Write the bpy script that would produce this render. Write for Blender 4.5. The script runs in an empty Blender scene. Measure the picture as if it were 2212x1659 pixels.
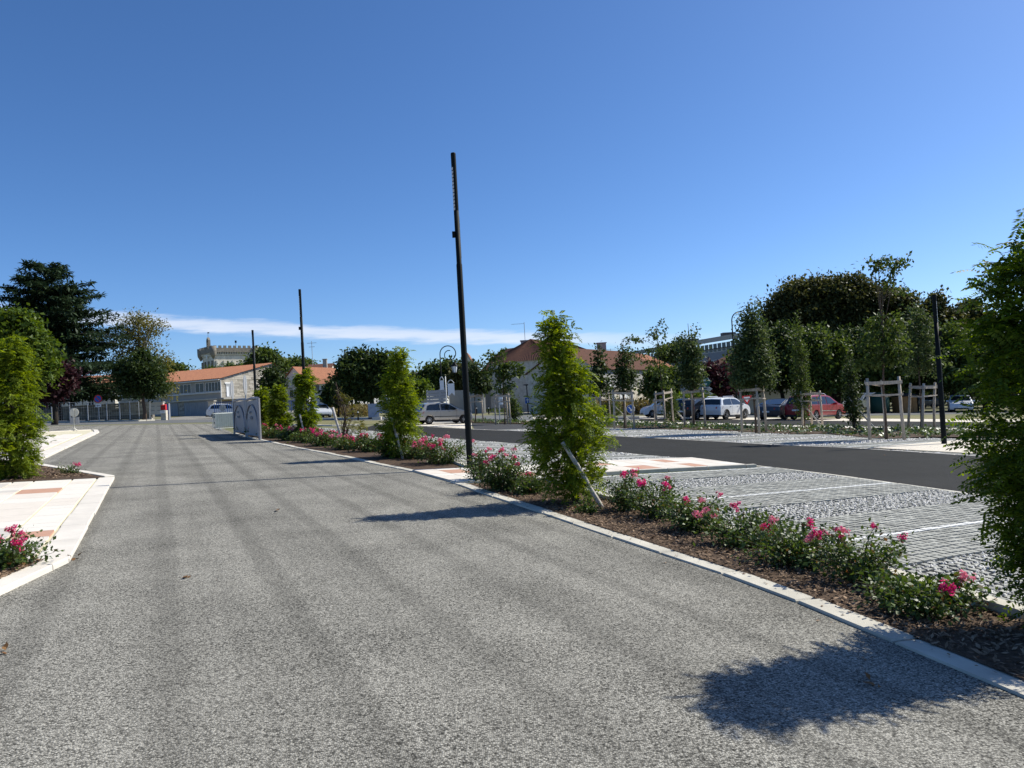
import bpy, math, random
import numpy as np
from mathutils import Vector, Matrix
from mathutils.geometry import tessellate_polygon

# ---------------------------------------------------------------- camera
SC = bpy.context.scene
COL = SC.collection
W, H, F = 2212.0, 1659.0, 1610.0          # photograph measured at 2212 x 1659
ROLL, HORIZ, EYE = math.radians(3.2), 35.3, 1.6
SLOPE = 0.0416                             # the site falls gently to the right
PIT = math.atan(math.cos(ROLL) * HORIZ / F)
_f = Vector((0, math.cos(PIT), math.sin(PIT)))
_u0 = Vector((0, -math.sin(PIT), math.cos(PIT)))
_r0 = Vector((1, 0, 0))
_r = _r0 * math.cos(ROLL) - _u0 * math.sin(ROLL)
_u = _r0 * math.sin(ROLL) + _u0 * math.cos(ROLL)
EYEP = Vector((0, 0, EYE))
cam_d = bpy.data.cameras.new('camera')
cam = bpy.data.objects.new('camera', cam_d); COL.objects.link(cam)
cam.matrix_world = Matrix(((_r.x, _u.x, -_f.x, 0), (_r.y, _u.y, -_f.y, 0), (_r.z, _u.z, -_f.z, EYE), (0, 0, 0, 1)))
cam_d.sensor_fit = 'HORIZONTAL'; cam_d.sensor_width = 36; cam_d.lens = 36 * F / W
cam_d.clip_start = 0.05; cam_d.clip_end = 6000
SC.camera = cam

# ---------------------------------------------------------------- sky, sun, exposure
SUN_EL = math.radians(43.0)
SUN_AZ = math.atan2(0.917, 0.399)          # clockwise from +Y
SUN = Vector((math.cos(SUN_EL) * math.sin(SUN_AZ), math.cos(SUN_EL) * math.cos(SUN_AZ), math.sin(SUN_EL)))
wd = bpy.data.worlds.new('World'); SC.world = wd; wd.use_nodes = True
nt = wd.node_tree; nt.nodes.clear()
N = nt.nodes.new; LK = nt.links.new
wo = N('ShaderNodeOutputWorld'); bg = N('ShaderNodeBackground'); bg.inputs[1].default_value = 0.120
LK(bg.outputs[0], wo.inputs[0])
sky = N('ShaderNodeTexSky'); sky.sky_type = 'NISHITA'; sky.sun_disc = False
sky.sun_elevation = SUN_EL; sky.sun_rotation = SUN_AZ
sky.air_density = 0.75; sky.dust_density = 0.5; sky.ozone_density = 5.6; sky.altitude = 50
def wmath(op, a, b=None, c=None):
    n = N('ShaderNodeMath'); n.operation = op
    for i, v in enumerate((a, b, c)):
        if v is None: continue
        if isinstance(v, (int, float)): n.inputs[i].default_value = v
        else: LK(v, n.inputs[i])
    return n.outputs[0]
tc = N('ShaderNodeTexCoord'); sx = N('ShaderNodeSeparateXYZ'); LK(tc.outputs['Generated'], sx.inputs[0])
az = wmath('MULTIPLY', wmath('ARCTAN2', sx.outputs[0], sx.outputs[1]), 57.2958)
el = wmath('MULTIPLY', wmath('ARCSINE', sx.outputs[2]), 57.2958)
cx = N('ShaderNodeCombineXYZ'); LK(wmath('MULTIPLY', az, 0.16), cx.inputs[0]); LK(wmath('MULTIPLY', el, 1.3), cx.inputs[1])
nz = N('ShaderNodeTexNoise'); nz.inputs['Scale'].default_value = 1.6; nz.inputs['Detail'].default_value = 7; nz.inputs['Roughness'].default_value = 0.6
LK(cx.outputs[0], nz.inputs['Vector'])
cen = wmath('MULTIPLY_ADD', az, -0.078, 4.80)
d = wmath('SUBTRACT', el, cen)
d = wmath('ADD', d, wmath('MULTIPLY_ADD', nz.outputs[0], 1.1, -0.55))
mr = N('ShaderNodeMapRange'); mr.interpolation_type = 'SMOOTHSTEP'
LK(wmath('ABSOLUTE', d), mr.inputs[0]); mr.inputs[1].default_value = 0.70; mr.inputs[2].default_value = 0.12
fa = N('ShaderNodeMapRange'); LK(wmath('ABSOLUTE', wmath('ADD', az, 14)), fa.inputs[0]); fa.inputs[1].default_value = 32; fa.inputs[2].default_value = 14
msk = wmath('MULTIPLY', wmath('MULTIPLY', mr.outputs[0], fa.outputs[0]), wmath('MULTIPLY_ADD', nz.outputs[0], 0.5, 0.40))
hs = N('ShaderNodeHueSaturation'); hs.inputs['Hue'].default_value = 0.5; hs.inputs['Saturation'].default_value = 1.12; hs.inputs['Value'].default_value = 1.0
LK(sky.outputs[0], hs.inputs['Color'])
mx = N('ShaderNodeMix'); mx.data_type = 'RGBA'
tn = N('ShaderNodeMix'); tn.data_type = 'RGBA'; tn.blend_type = 'MULTIPLY'; tn.inputs[0].default_value = 1.0
tn.inputs[7].default_value = (0.97, 0.985, 1.04, 1); LK(hs.outputs[0], tn.inputs[6])
LK(msk, mx.inputs[0]); LK(tn.outputs[2], mx.inputs[6]); mx.inputs[7].default_value = (6.2, 6.5, 7.2, 1)
LK(mx.outputs[2], bg.inputs[0])

sun_d = bpy.data.lights.new('sun', 'SUN'); sun_d.energy = 5.0; sun_d.angle = math.radians(0.53); sun_d.color = (1.0, 0.965, 0.86)
sun = bpy.data.objects.new('sun', sun_d); COL.objects.link(sun)
sun.rotation_euler = (-SUN).to_track_quat('-Z', 'Y').to_euler(); sun.location = (20, 10, 30)
vs = SC.view_settings; vs.view_transform = 'Standard'; vs.look = 'None'; vs.gamma = 1; vs.use_curve_mapping = False
vs.exposure = 0.28
SC.render.engine = 'CYCLES'
SC.cycles.use_denoising = True
SC.cycles.max_bounces = 6; SC.cycles.transparent_max_bounces = 8; SC.cycles.transmission_bounces = 4
SC.cycles.caustics_reflective = False; SC.cycles.caustics_refractive = False

# ---------------------------------------------------------------- geometry of the view
def ray(px, py): return _f * F + _r * (px - W / 2) + _u * (H / 2 - py)
def G(x, y=0): return -SLOPE * max(-95.0, min(95.0, x))
def gp(px, py, dz=0.0):
    """the point of the ground seen at a pixel of the photograph"""
    d = ray(px, py); t = (EYE) / -(d.z + SLOPE * d.x)
    p = EYEP + d * t; return Vector((p.x, p.y, -SLOPE * p.x + dz))
def at(px, py, depth):
    d = ray(px, py); return EYEP + d * (depth / d.y)
def gd(px, depth, dz=0.0):
    """a ground point at a known distance, in the column of a pixel"""
    py = 870.0
    for _ in range(8):
        p = at(px, py, depth); err = p.z - G(p.x); py += err / depth * F * 0.999
    p = at(px, py, depth); return Vector((p.x, p.y, G(p.x) + dz))
def ppm(depth): return F / depth            # photo pixels per metre

# ---------------------------------------------------------------- materials
MATS = {}
def mk(name, col, rough=0.8, var=0.12, vs_=4.0, bump=0.0, bs=40.0, metal=0.0, spec=0.3, col2=None, island=False, trans=0.0, coat=0.0, coord='Object', detail=4.0, aniso=None):
    m = bpy.data.materials.new(name); m.use_nodes = True; MATS[name] = m
    t = m.node_tree; n = t.nodes.new; l = t.links.new
    b = t.nodes['Principled BSDF']; out = t.nodes['Material Output']
    b.inputs['Roughness'].default_value = rough; b.inputs['Metallic'].default_value = metal
    b.inputs['Specular IOR Level'].default_value = spec; b.inputs['Coat Weight'].default_value = coat
    if col2 is None:
        c1 = [c * (1 - var) for c in col]; c2 = [min(1, c * (1 + var)) for c in col]
    else: c1, c2 = col, col2
    mixn = n('ShaderNodeMix'); mixn.data_type = 'RGBA'
    mixn.inputs[6].default_value = (*c1, 1); mixn.inputs[7].default_value = (*c2, 1)
    tcn = n('ShaderNodeTexCoord'); src = tcn.outputs[coord]
    if aniso:
        mp = n('ShaderNodeMapping'); mp.inputs['Scale'].default_value = aniso; l(src, mp.inputs[0]); src = mp.outputs[0]
    if island:
        g = n('ShaderNodeNewGeometry'); l(g.outputs['Random Per Island'], mixn.inputs[0])
    else:
        nn = n('ShaderNodeTexNoise'); nn.inputs['Scale'].default_value = vs_; nn.inputs['Detail'].default_value = detail
        nn.inputs['Roughness'].default_value = 0.65
        l(src, nn.inputs['Vector'])
        rm = n('ShaderNodeMapRange'); rm.inputs[1].default_value = 0.3; rm.inputs[2].default_value = 0.7
        l(nn.outputs[0], rm.inputs[0]); l(rm.outputs[0], mixn.inputs[0])
    l(mixn.outputs[2], b.inputs['Base Color'])
    if bump:
        bn = n('ShaderNodeTexNoise'); bn.inputs['Scale'].default_value = bs; bn.inputs['Detail'].default_value = 3
        l(src, bn.inputs['Vector'])
        bu = n('ShaderNodeBump'); bu.inputs['Strength'].default_value = bump; bu.inputs['Distance'].default_value = 0.02
        l(bn.outputs[0], bu.inputs['Height']); l(bu.outputs[0], b.inputs['Normal'])
    if trans:
        tr = n('ShaderNodeBsdfTranslucent'); hsn = n('ShaderNodeHueSaturation'); hsn.inputs['Hue'].default_value = 0.485; hsn.inputs['Saturation'].default_value = 1.15; hsn.inputs['Value'].default_value = 1.5
        l(mixn.outputs[2], hsn.inputs['Color']); l(hsn.outputs[0], tr.inputs[0])
        ms = n('ShaderNodeMixShader'); ms.inputs[0].default_value = trans
        l(b.outputs[0], ms.inputs[1]); l(tr.outputs[0], ms.inputs[2]); l(ms.outputs[0], out.inputs[0])
    m['_mix'] = mixn.name
    return m
def M(n): return MATS[n]

# ---------------------------------------------------------------- mesh building
class MB:
    def __init__(s): s.v = []; s.f = []
    def add(s, vs, fs):
        o = len(s.v); s.v += [tuple(v) for v in vs]; s.f += [tuple(i + o for i in f) for f in fs]; return s
    def box(s, c, d, rz=0.0, mat=None):
        x, y, z = d[0] / 2, d[1] / 2, d[2] / 2
        P = [Vector((a * x, b * y, e * z)) for e in (-1, 1) for b in (-1, 1) for a in (-1, 1)]
        if mat is not None: P = [mat @ p for p in P]
        elif rz:
            R = Matrix.Rotation(rz, 3, 'Z'); P = [R @ p for p in P]
        c = Vector(c)
        return s.add([p + c for p in P], [(0, 2, 3, 1), (4, 5, 7, 6), (0, 1, 5, 4), (2, 6, 7, 3), (0, 4, 6, 2), (1, 3, 7, 5)])
    def bar(s, a, b, w, h=None, up=(0, 0, 1)):
        a, b = Vector(a), Vector(b); d = b - a; L = d.length; d = d / L
        up = Vector(up); 
        if abs(d.dot(up)) > 0.98: up = Vector((0, 1, 0))
        sd = d.cross(up).normalized(); u = sd.cross(d)
        h = h or w; P = []
        for p in (a, b):
            for i, j in ((-1, -1), (1, -1), (1, 1), (-1, 1)): P.append(p + sd * (i * w / 2) + u * (j * h / 2))
        return s.add(P, [(0, 1, 2, 3), (7, 6, 5, 4), (0, 4, 5, 1), (1, 5, 6, 2), (2, 6, 7, 3), (3, 7, 4, 0)])
    def tube(s, pts, rad, n=8, cap=True):
        pts = [Vector(p) for p in pts]; k = len(pts)
        if not hasattr(rad, '__len__'): rad = [rad] * k
        V = []; ref = None
        for i, p in enumerate(pts):
            d = (pts[min(i + 1, k - 1)] - pts[max(i - 1, 0)]).normalized()
            if ref is None: ref = Vector((1, 0, 0)) if abs(d.x) < 0.9 else Vector((0, 1, 0))
            sd = d.cross(ref).normalized(); ref2 = sd.cross(d); ref = ref2
            for j in range(n):
                a = 2 * math.pi * j / n; V.append(p + (sd * math.cos(a) + ref2 * math.sin(a)) * rad[i])
        Fc = [(i * n + j, i * n + (j + 1) % n, (i + 1) * n + (j + 1) % n, (i + 1) * n + j) for i in range(k - 1) for j in range(n)]
        if cap: Fc += [tuple(range(n))[::-1], tuple(range((k - 1) * n, k * n))]
        return s.add(V, Fc)
    def lathe(s, prof, n=16, axis='Z', c=(0, 0, 0)):
        V = []; k = len(prof); c = Vector(c)
        for (r, z) in prof:
            for j in range(n):
                a = 2 * math.pi * j / n; x, y = r * math.cos(a), r * math.sin(a)
                V.append(c + (Vector((x, y, z)) if axis == 'Z' else Vector((x, z, y))))
        Fc = [(i * n + j, i * n + (j + 1) % n, (i + 1) * n + (j + 1) % n, (i + 1) * n + j) for i in range(k - 1) for j in range(n)]
        Fc += [tuple(range(n))[::-1], tuple(range((k - 1) * n, k * n))]
        return s.add(V, Fc)
    def prism(s, poly, off):
        """a flat polygon (list of 3D points) pushed along off"""
        poly = [Vector(p) for p in poly]; n = len(poly); off = Vector(off)
        tri = tessellate_polygon([poly])
        Fc = [tuple(t) for t in tri] + [tuple(i + n for i in t)[::-1] for t in tri]
        Fc += [(i, i + n, (i + 1) % n + n, (i + 1) % n) for i in range(n)]
        return s.add(poly + [p + off for p in poly], Fc)
    def flat(s, poly):
        poly = [Vector(p) for p in poly]; tri = tessellate_polygon([poly]); Fc = []
        for t in tri:
            a, b, c = (poly[i] for i in t)
            Fc.append(tuple(t) if (b - a).cross(c - a).z >= 0 else tuple(t)[::-1])
        return s.add(poly, Fc)
    def mesh(s, name, m=None, smooth=False):
        me = bpy.data.meshes.new(name); me.from_pydata(s.v, [], s.f); 
        if m: me.materials.append(M(m) if isinstance(m, str) else m)
        if smooth: me.polygons.foreach_set('use_smooth', [True] * len(me.polygons))
        me.update(); return me
def np_mesh(name, V, Q, m=None, smooth=False):
    """V (n,3), Q (k,4) or (k,3) -> mesh"""
    me = bpy.data.meshes.new(name); V = np.asarray(V, np.float32); Q = np.asarray(Q, np.int32); k = Q.shape[1]
    me.vertices.add(len(V)); me.vertices.foreach_set('co', V.ravel())
    me.loops.add(Q.size); me.loops.foreach_set('vertex_index', Q.ravel())
    me.polygons.add(len(Q)); me.polygons.foreach_set('loop_start', np.arange(0, Q.size, k, dtype=np.int32))
    if m: me.materials.append(M(m) if isinstance(m, str) else m)
    me.update(calc_edges=True); me.validate(clean_customdata=False)
    return me
def link(name, me, parent=None, kind=None):
    o = bpy.data.objects.new(name, me); COL.objects.link(o)
    if parent is not None: o.parent = parent
    if kind: o['kind'] = kind
    return o
def part(name, mb, m, parent, smooth=False, kind=None, label=None):
    o = link(name, mb.mesh(name, m, smooth) if isinstance(mb, MB) else mb, parent, kind)
    if label: o['label'] = label
    return o
def tag(o, label, cat, group=None):
    o['label'] = label; o['category'] = cat
    if group: o['group'] = group
    return o
def thing(name, label, cat, loc=(0, 0, 0), rz=0.0, group=None, sloped=False):
    o = link(name, None); o.location = loc; o.empty_display_size = 0.2
    if sloped:
        n = Vector((SLOPE, 0, 1)).normalized(); q = Vector((0, 0, 1)).rotation_difference(n)
        o.rotation_euler = (q.to_matrix() @ Matrix.Rotation(rz, 3, 'Z')).to_euler()
    else: o.rotation_euler = (0, 0, rz)
    return tag(o, label, cat, group)
def copy_tree(o, parent=None):
    c = o.copy(); COL.objects.link(c); c.parent = parent
    for ch in list(o.children): copy_tree(ch, c)
    return c
def struct(name, mb, m): return part(name, mb, m, None, kind='structure')
def sheet(name, pixels, m, dz, world=False):
    pts = [Vector(p) for p in pixels] if world else [gp(*p) for p in pixels]
    return struct(name, MB().flat([Vector((p.x, p.y, G(p.x) + dz)) for p in pts]), m)
def V3(p, dz=0): return Vector((p[0], p[1], G(p[0]) + dz))
# ================================================================ surfaces
def mk_asphalt(name, c_dark, c_light, cell, streak=0.0, dirv=None, rough=0.92, bump=0.6, fine=0.5, spec=0.12):
    m = bpy.data.materials.new(name); m.use_nodes = True; MATS[name] = m
    t = m.node_tree; n = t.nodes.new; l = t.links.new; b = t.nodes['Principled BSDF']
    b.inputs['Roughness'].default_value = rough; b.inputs['Specular IOR Level'].default_value = spec
    tcn = n('ShaderNodeTexCoord')
    vo = n('ShaderNodeTexVoronoi'); vo.inputs['Scale'].default_value = 1.0 / cell; l(tcn.outputs['Object'], vo.inputs['Vector'])
    sep = n('ShaderNodeSeparateColor'); l(vo.outputs['Color'], sep.inputs[0])
    no = n('ShaderNodeTexNoise'); no.inputs['Scale'].default_value = 0.6 / cell; no.inputs['Detail'].default_value = 3; l(tcn.outputs['Object'], no.inputs['Vector'])
    big = n('ShaderNodeTexNoise'); big.inputs['Scale'].default_value = 0.9; big.inputs['Detail'].default_value = 5; l(tcn.outputs['Object'], big.inputs['Vector'])
    def mth(op, a, b_=None, c=None):
        q = n('ShaderNodeMath'); q.operation = op
        for i, v in enumerate((a, b_, c)):
            if v is None: continue
            if isinstance(v, (int, float)): q.inputs[i].default_value = v
            else: l(v, q.inputs[i])
        return q.outputs[0]
    stone = mth('MULTIPLY_ADD', sep.outputs[0], fine, (1 - fine) * 0.5)
    gap = n('ShaderNodeMapRange'); l(vo.outputs['Distance'], gap.inputs[0]); gap.inputs[1].default_value = 0.75; gap.inputs[2].default_value = 0.35
    stone = mth('MULTIPLY', stone, mth('MULTIPLY_ADD', gap.outputs[0], 0.55, 0.45))
    stone = mth('ADD', stone, mth('MULTIPLY_ADD', no.outputs[0], 0.5, -0.25))
    stone = mth('ADD', stone, mth('MULTIPLY_ADD', big.outputs[0], 0.42, -0.21))
    blot = n('ShaderNodeTexNoise'); blot.inputs['Scale'].default_value = 2.3; blot.inputs['Detail'].default_value = 6; blot.inputs['Roughness'].default_value = 0.7; l(tcn.outputs['Object'], blot.inputs['Vector'])
    bl = n('ShaderNodeMapRange'); bl.interpolation_type = 'SMOOTHSTEP'; l(blot.outputs[0], bl.inputs[0]); bl.inputs[1].default_value = 0.27; bl.inputs[2].default_value = 0.40; bl.inputs[3].default_value = 0.72
    stone = mth('MULTIPLY', stone, bl.outputs[0])
    if streak:
        mp = n('ShaderNodeMapping'); mp.vector_type = 'POINT'
        a = math.atan2(dirv[0], dirv[1])
        mp.inputs['Rotation'].default_value = (0, 0, a)
        l(tcn.outputs['Object'], mp.inputs[0])
        mp2 = n('ShaderNodeMapping'); mp2.inputs['Scale'].default_value = (1.0, 0.045, 0.0); l(mp.outputs[0], mp2.inputs[0])
        sn = n('ShaderNodeTexNoise'); sn.inputs['Scale'].default_value = 1.55; sn.inputs['Detail'].default_value = 2.5; sn.inputs['Roughness'].default_value = 0.55; l(mp2.outputs[0], sn.inputs['Vector'])
        mpr = n('ShaderNodeMapRange'); mpr.interpolation_type = 'SMOOTHSTEP'; l(sn.outputs[0], mpr.inputs[0]); mpr.inputs[1].default_value = 0.40; mpr.inputs[2].default_value = 0.56
        # regular seams of the paving machine
        wv = n('ShaderNodeTexWave'); wv.bands_direction = 'X'; wv.inputs['Scale'].default_value = 0.36; wv.inputs['Distortion'].default_value = 1.3; wv.inputs['Detail'].default_value = 1.5; wv.inputs['Detail Scale'].default_value = 0.7
        l(mp2.outputs[0], wv.inputs['Vector'])
        wr = n('ShaderNodeMapRange'); wr.interpolation_type = 'SMOOTHSTEP'; l(wv.outputs[0], wr.inputs[0]); wr.inputs[1].default_value = 0.0; wr.inputs[2].default_value = 0.26
        sm = mth('MULTIPLY', mth('MULTIPLY_ADD', mpr.outputs[0], 0.40, 0.60), mth('MULTIPLY_ADD', wr.outputs[0], 0.70, 0.30))
        stone = mth('MULTIPLY', stone, mth('MULTIPLY_ADD', sm, streak, 1 - streak))
    mixn = n('ShaderNodeMix'); mixn.data_type = 'RGBA'; l(stone, mixn.inputs[0])
    mixn.inputs[6].default_value = (*c_dark, 1); mixn.inputs[7].default_value = (*c_light, 1)
    l(mixn.outputs[2], b.inputs['Base Color'])
    bu = n('ShaderNodeBump'); bu.inputs['Strength'].default_value = bump; bu.inputs['Distance'].default_value = cell * 0.5
    l(vo.outputs['Distance'], bu.inputs['Height']); bu.invert = True; l(bu.outputs[0], b.inputs['Normal'])
    return m
RDIR = Vector((-0.43, 0.90, 0)).normalized()
mk_asphalt('road_asphalt', (0.036, 0.034, 0.029), (0.56, 0.53, 0.455), 0.0098, 0.36, RDIR, fine=0.85, bump=0.9)
mk_asphalt('lane_asphalt', (0.013, 0.013, 0.012), (0.056, 0.055, 0.051), 0.012, 0.15, (0.3, -0.95), bump=0.5)
mk_asphalt('street_asphalt', (0.085, 0.09, 0.092), (0.24, 0.24, 0.235), 0.03)
mk_asphalt('forecourt', (0.18, 0.17, 0.15), (0.36, 0.345, 0.31), 0.05)
mk('dry_ground', (0.20, 0.17, 0.10), 0.95, col2=(0.13, 0.15, 0.06), vs_=0.35, bump=0.6, bs=6)
mk('mulch', (0.045, 0.028, 0.017), 0.95, col2=(0.12, 0.075, 0.045), vs_=22, bump=1.0, bs=60)
mk('concrete', (0.53, 0.495, 0.415), 0.85, var=0.20, vs_=1.7, bump=0.25, bs=90)
mk('kerb_white', (0.68, 0.625, 0.545), 0.85, var=0.10, vs_=1.6, bump=0.15, bs=90)
mk('joint_sand', (0.62, 0.56, 0.40), 0.95, var=0.18, vs_=30, bump=0.5, bs=120)
mk('paver_base', (0.05, 0.05, 0.052), 0.95, var=0.35, vs_=60, bump=0.5, bs=150)
mk('paver_grey', (0.335, 0.33, 0.29), 0.9, var=0.26, island=True)
mk('paver_white', (0.70, 0.69, 0.65), 0.8, var=0.06, island=True)
mk('gravel_white', (0.70, 0.68, 0.65), 0.85, col2=(0.34, 0.33, 0.31), island=True)
mk('slab_cream', (0.69, 0.62, 0.53), 0.8, var=0.05, vs_=5, bump=0.1, bs=120)
mk('slab_pale', (0.73, 0.675, 0.59), 0.8, var=0.04, vs_=5, bump=0.1, bs=120)
mk('slab_grey', (0.56, 0.515, 0.455), 0.8, var=0.05, vs_=5, bump=0.1, bs=120)
mk('slab_terracotta', (0.50, 0.285, 0.195), 0.85, var=0.08, vs_=8, bump=0.1, bs=120)
mk('slab_blue', (0.20, 0.225, 0.245), 0.85, var=0.1, vs_=6, bump=0.1, bs=120)
mk('gravel_cream', (0.70, 0.63, 0.52), 0.95, var=0.18, vs_=45, bump=0.7, bs=80)
mk('dry_grass_flat', (0.24, 0.20, 0.10), 0.95, col2=(0.13, 0.14, 0.055), vs_=2.0, bump=0.8, bs=25)

# the whole site to the horizon: one sheet, tilted near the car park, levelling off at the sides
g = MB(); xs = (-3000, -95, 95, 3000); ys = (-200, 4000)
g.v = [(x, y, -SLOPE * max(-95, min(95, x))) for y in ys for x in xs]
g.f = [(i, i + 1, i + 5, i + 4) for i in range(3)]
struct('ground', g, 'dry_ground')

KO = [(2187, 1500), (1640, 1268), (1533, 1233.6), (1359.5, 1175), (1235.5, 1133), (1168.5, 1109.6), (1042, 1068), (965, 1039), (890, 1019), (801, 1002), (739, 987), (632, 967), (576, 954), (538, 946), (504, 936)]
KOw = [gp(*p) for p in KO]
ext = (KOw[0] - KOw[1]).normalized()
KOw = [KOw[0] + ext * 7.0 + Vector((0.5, 0, 0)), KOw[0] + ext * 2.5] + KOw
def smooth_poly(P, it=2):
    for _ in range(it):
        Q = [P[0]]
        for a, b in zip(P[:-1], P[1:]): Q += [a * 0.75 + b * 0.25, a * 0.25 + b * 0.75]
        P = Q + [P[-1]]
    return P
KOw = smooth_poly(KOw, 2)
road_pts = list(KOw) + [gp(480, 925), gp(478, 915)]
road_pts += [Vector((-70, 62, 0)), Vector((-70, -6, 0)), Vector((9, -6, 0))]
sheet('road', road_pts, 'road_asphalt', 0.004, True)
sheet('street', [(-260, 931), (0, 922), (250, 916.5), (478, 912), (700, 914), (900, 914.5), (1160, 915), (1300, 910), (1500, 904), (2400, 889), (2400, 884), (1500, 897.5), (1300, 899), (1150, 897), (900, 899), (700, 903), (520, 903.5), (250, 907.6), (0, 913), (-260, 921)], 'street_asphalt', 0.008)
sheet('forecourt', [(325, 907.5), (420, 897.5), (484, 895.5), (500, 903), (480, 906)], 'forecourt', 0.012)

# ---------------------------------------------------------------- kerbs built of single stones
def resample(P, step):
    out = [P[0].copy()]; acc = 0.0
    for a, b in zip(P[:-1], P[1:]):
        L = (b - a).length
        if L < 1e-6: continue
        pos = step - acc
        while pos <= L: out.append(a.lerp(b, pos / L)); pos += step
        acc = L - (pos - step)
    return out
def kerb(name, P, width, h, m, step=1.0, side=1, gap=0.02, base=0.0):
    """P runs along the road edge; stones lie to the given side of it"""
    P = [Vector((p.x, p.y, 0)) for p in P]; R = resample(P, step); R.append(P[-1]) if (R[-1] - P[-1]).length > 0.2 else None
    root = link(name, None, kind='structure')
    nrm = []
    for i in range(len(R)):
        d = (R[min(i + 1, len(R) - 1)] - R[max(i - 1, 0)]).normalized(); nrm.append(Vector((-d.y, d.x, 0)) * side)
    for i in range(len(R) - 1):
        jt = nrm[i] * random.uniform(-0.006, 0.006); a, b = R[i] + jt, R[i + 1] + jt; d = (b - a).normalized() * gap / 2; a2, b2 = a + d, b - d
        if (b2 - a2).dot(d) <= 0: continue
        q = [a2, b2, b2 + nrm[i + 1] * width, a2 + nrm[i] * width]; bev = 0.012; hh = h + random.uniform(-0.004, 0.004)
        cen = sum(q, Vector()) / 4
        V = [V3(p, base - 0.05) for p in q] + [V3(p, base + hh - bev) for p in q] + [V3(p + (cen - p).normalized() * bev * 1.4, base + hh) for p in q]
        Fc = [(k, (k + 1) % 4, (k + 1) % 4 + 4, k + 4) for k in range(4)] + [(k + 4, (k + 1) % 4 + 4, (k + 1) % 4 + 8, k + 8) for k in range(4)] + [(8, 9, 10, 11)]
        if side < 0: Fc = [f[::-1] for f in Fc]
        part('kerb_stone', MB().add(V, Fc), m, root)
    return root
random.seed(3)
KW = 0.19
kerb('kerb_road', KOw, KW, 0.024, 'concrete', 1.0, side=-1)

# the planted strip between road and car park
PK = [(2210, 1350), (2062, 1304), (1758, 1212), (1320, 1088), (1175, 1042)]
PKw = [gp(*p) for p in PK]; PKw = [PKw[0] + (PKw[0] - PKw[1]).normalized() * 5] + PKw
far_edge = [gp(1003, 1012), gp(960, 996), gp(900, 980), gp(800, 960), gp(700, 942), gp(610, 928), gp(545, 918)]
def off_poly(P, w, side):
    out = []
    for i, p in enumerate(P):
        d = (P[min(i + 1, len(P) - 1)] - P[max(i - 1, 0)]); d.z = 0; d.normalize()
        out.append(p + Vector((-d.y, d.x, 0)) * w * side)
    return out
def nearest_i(P, q): return min(range(len(P)), key=lambda i: (P[i] - q).length)
iA = nearest_i(KOw, gp(990, 1046)); iB = nearest_i(KOw, gp(892, 1020))
inner = off_poly(KOw, KW * 0.9, -1)
sheet('planting_bed', inner[:iA + 1] + PKw[::-1], 'mulch', 0.026, True)
sheet('planting_bed', inner[iB:] + far_edge[::-1], 'mulch', 0.026, True)
kerb('kerb_parking', PKw, 0.14, 0.10, 'concrete', 1.0, side=-1)
kerb('kerb_parking', far_edge, 0.14, 0.08, 'concrete', 1.0, side=-1)

# the access lane of the car park
LN = [(2153, 1076), (1810, 1028), (1663, 1010), (1309, 976), (1141, 961), (1000, 951), (890, 940), (776, 929)]
LF = [(2062, 983.6), (1830, 968), (1663, 961.6), (1559, 955), (1292, 941), (1141, 932.6), (1020, 928), (900, 921), (813, 917)]
LNw = [gp(*p) for p in LN]; LFw = [gp(*p) for p in LF]
LNw = [LNw[0] + (LNw[0] - LNw[1]).normalized() * 16] + LNw; LFw = [LFw[0] + (LFw[0] - LFw[1]).normalized() * 18] + LFw
sheet('lane', LNw + LFw[::-1], 'lane_asphalt', 0.016, True)
kerb('lane_edging', LNw, 0.12, 0.022, 'concrete', 1.0, side=1, base=0.0)
kerb('lane_edging', LFw, 0.12, 0.022, 'kerb_white', 1.0, side=-1, base=0.0)

# the crossing path, cream slabs with a few terracotta ones
PF = [gp(890, 1019), gp(1016, 1013.5), gp(1141, 1008), gp(1309, 998), gp(1495, 991.5)]
PN = [gp(985, 1045), gp(1175, 1036), gp(1304, 1026), gp(1629, 1009)]
def along(P, t):
    L = [(b - a).length for a, b in zip(P[:-1], P[1:])]; s = t * sum(L)
    for a, b, q in zip(P[:-1], P[1:], L):
        if s <= q: return a.lerp(b, s / q)
        s -= q
    return P[-1].copy()
pth = sheet('path', PF + PN[::-1], 'joint_sand', 0.030, True)
def slab(parent, quad, m, h, gap=0.012):
    cen = sum(quad, Vector()) / 4; q = []
    for p in quad:
        d = cen - p; q.append(p + d.normalized() * gap)
    V = [V3(p, 0.0) for p in q] + [V3(p, h) for p in q]
    Fc = [(k, (k + 1) % 4, (k + 1) % 4 + 4, k + 4) for k in range(4)] + [(4, 5, 6, 7)]
    a, b, c = V[4], V[5], V[6]
    if (b - a).cross(c - a).z < 0: Fc = [f[::-1] for f in Fc]
    return part('slab', MB().add(V, Fc), m, parent)
rs = random.Random(11)
cuts = [0.0]; 
while cuts[-1] < 1: cuts.append(cuts[-1] + rs.uniform(0.05, 0.085))
cuts[-1] = 1.0
rows = [0, 0.13, 0.42, 0.58, 0.87, 1.0]
for j in range(5):
    for i in range(len(cuts) - 1):
        qd = []
        for (t, r_) in ((cuts[i], rows[j]), (cuts[i + 1], rows[j]), (cuts[i + 1], rows[j + 1]), (cuts[i], rows[j + 1])):
            qd.append(along(PF, t).lerp(along(PN, t), r_))
        mm = rs.choice(['slab_cream', 'slab_pale', 'slab_pale'])
        if (j, i) in ((1, 1), (3, 3), (1, 8), (3, 5), (3, 9), (1, 12), (3, 12)): mm = 'slab_terracotta'
        slab(pth, qd, mm, 0.045)
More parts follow.
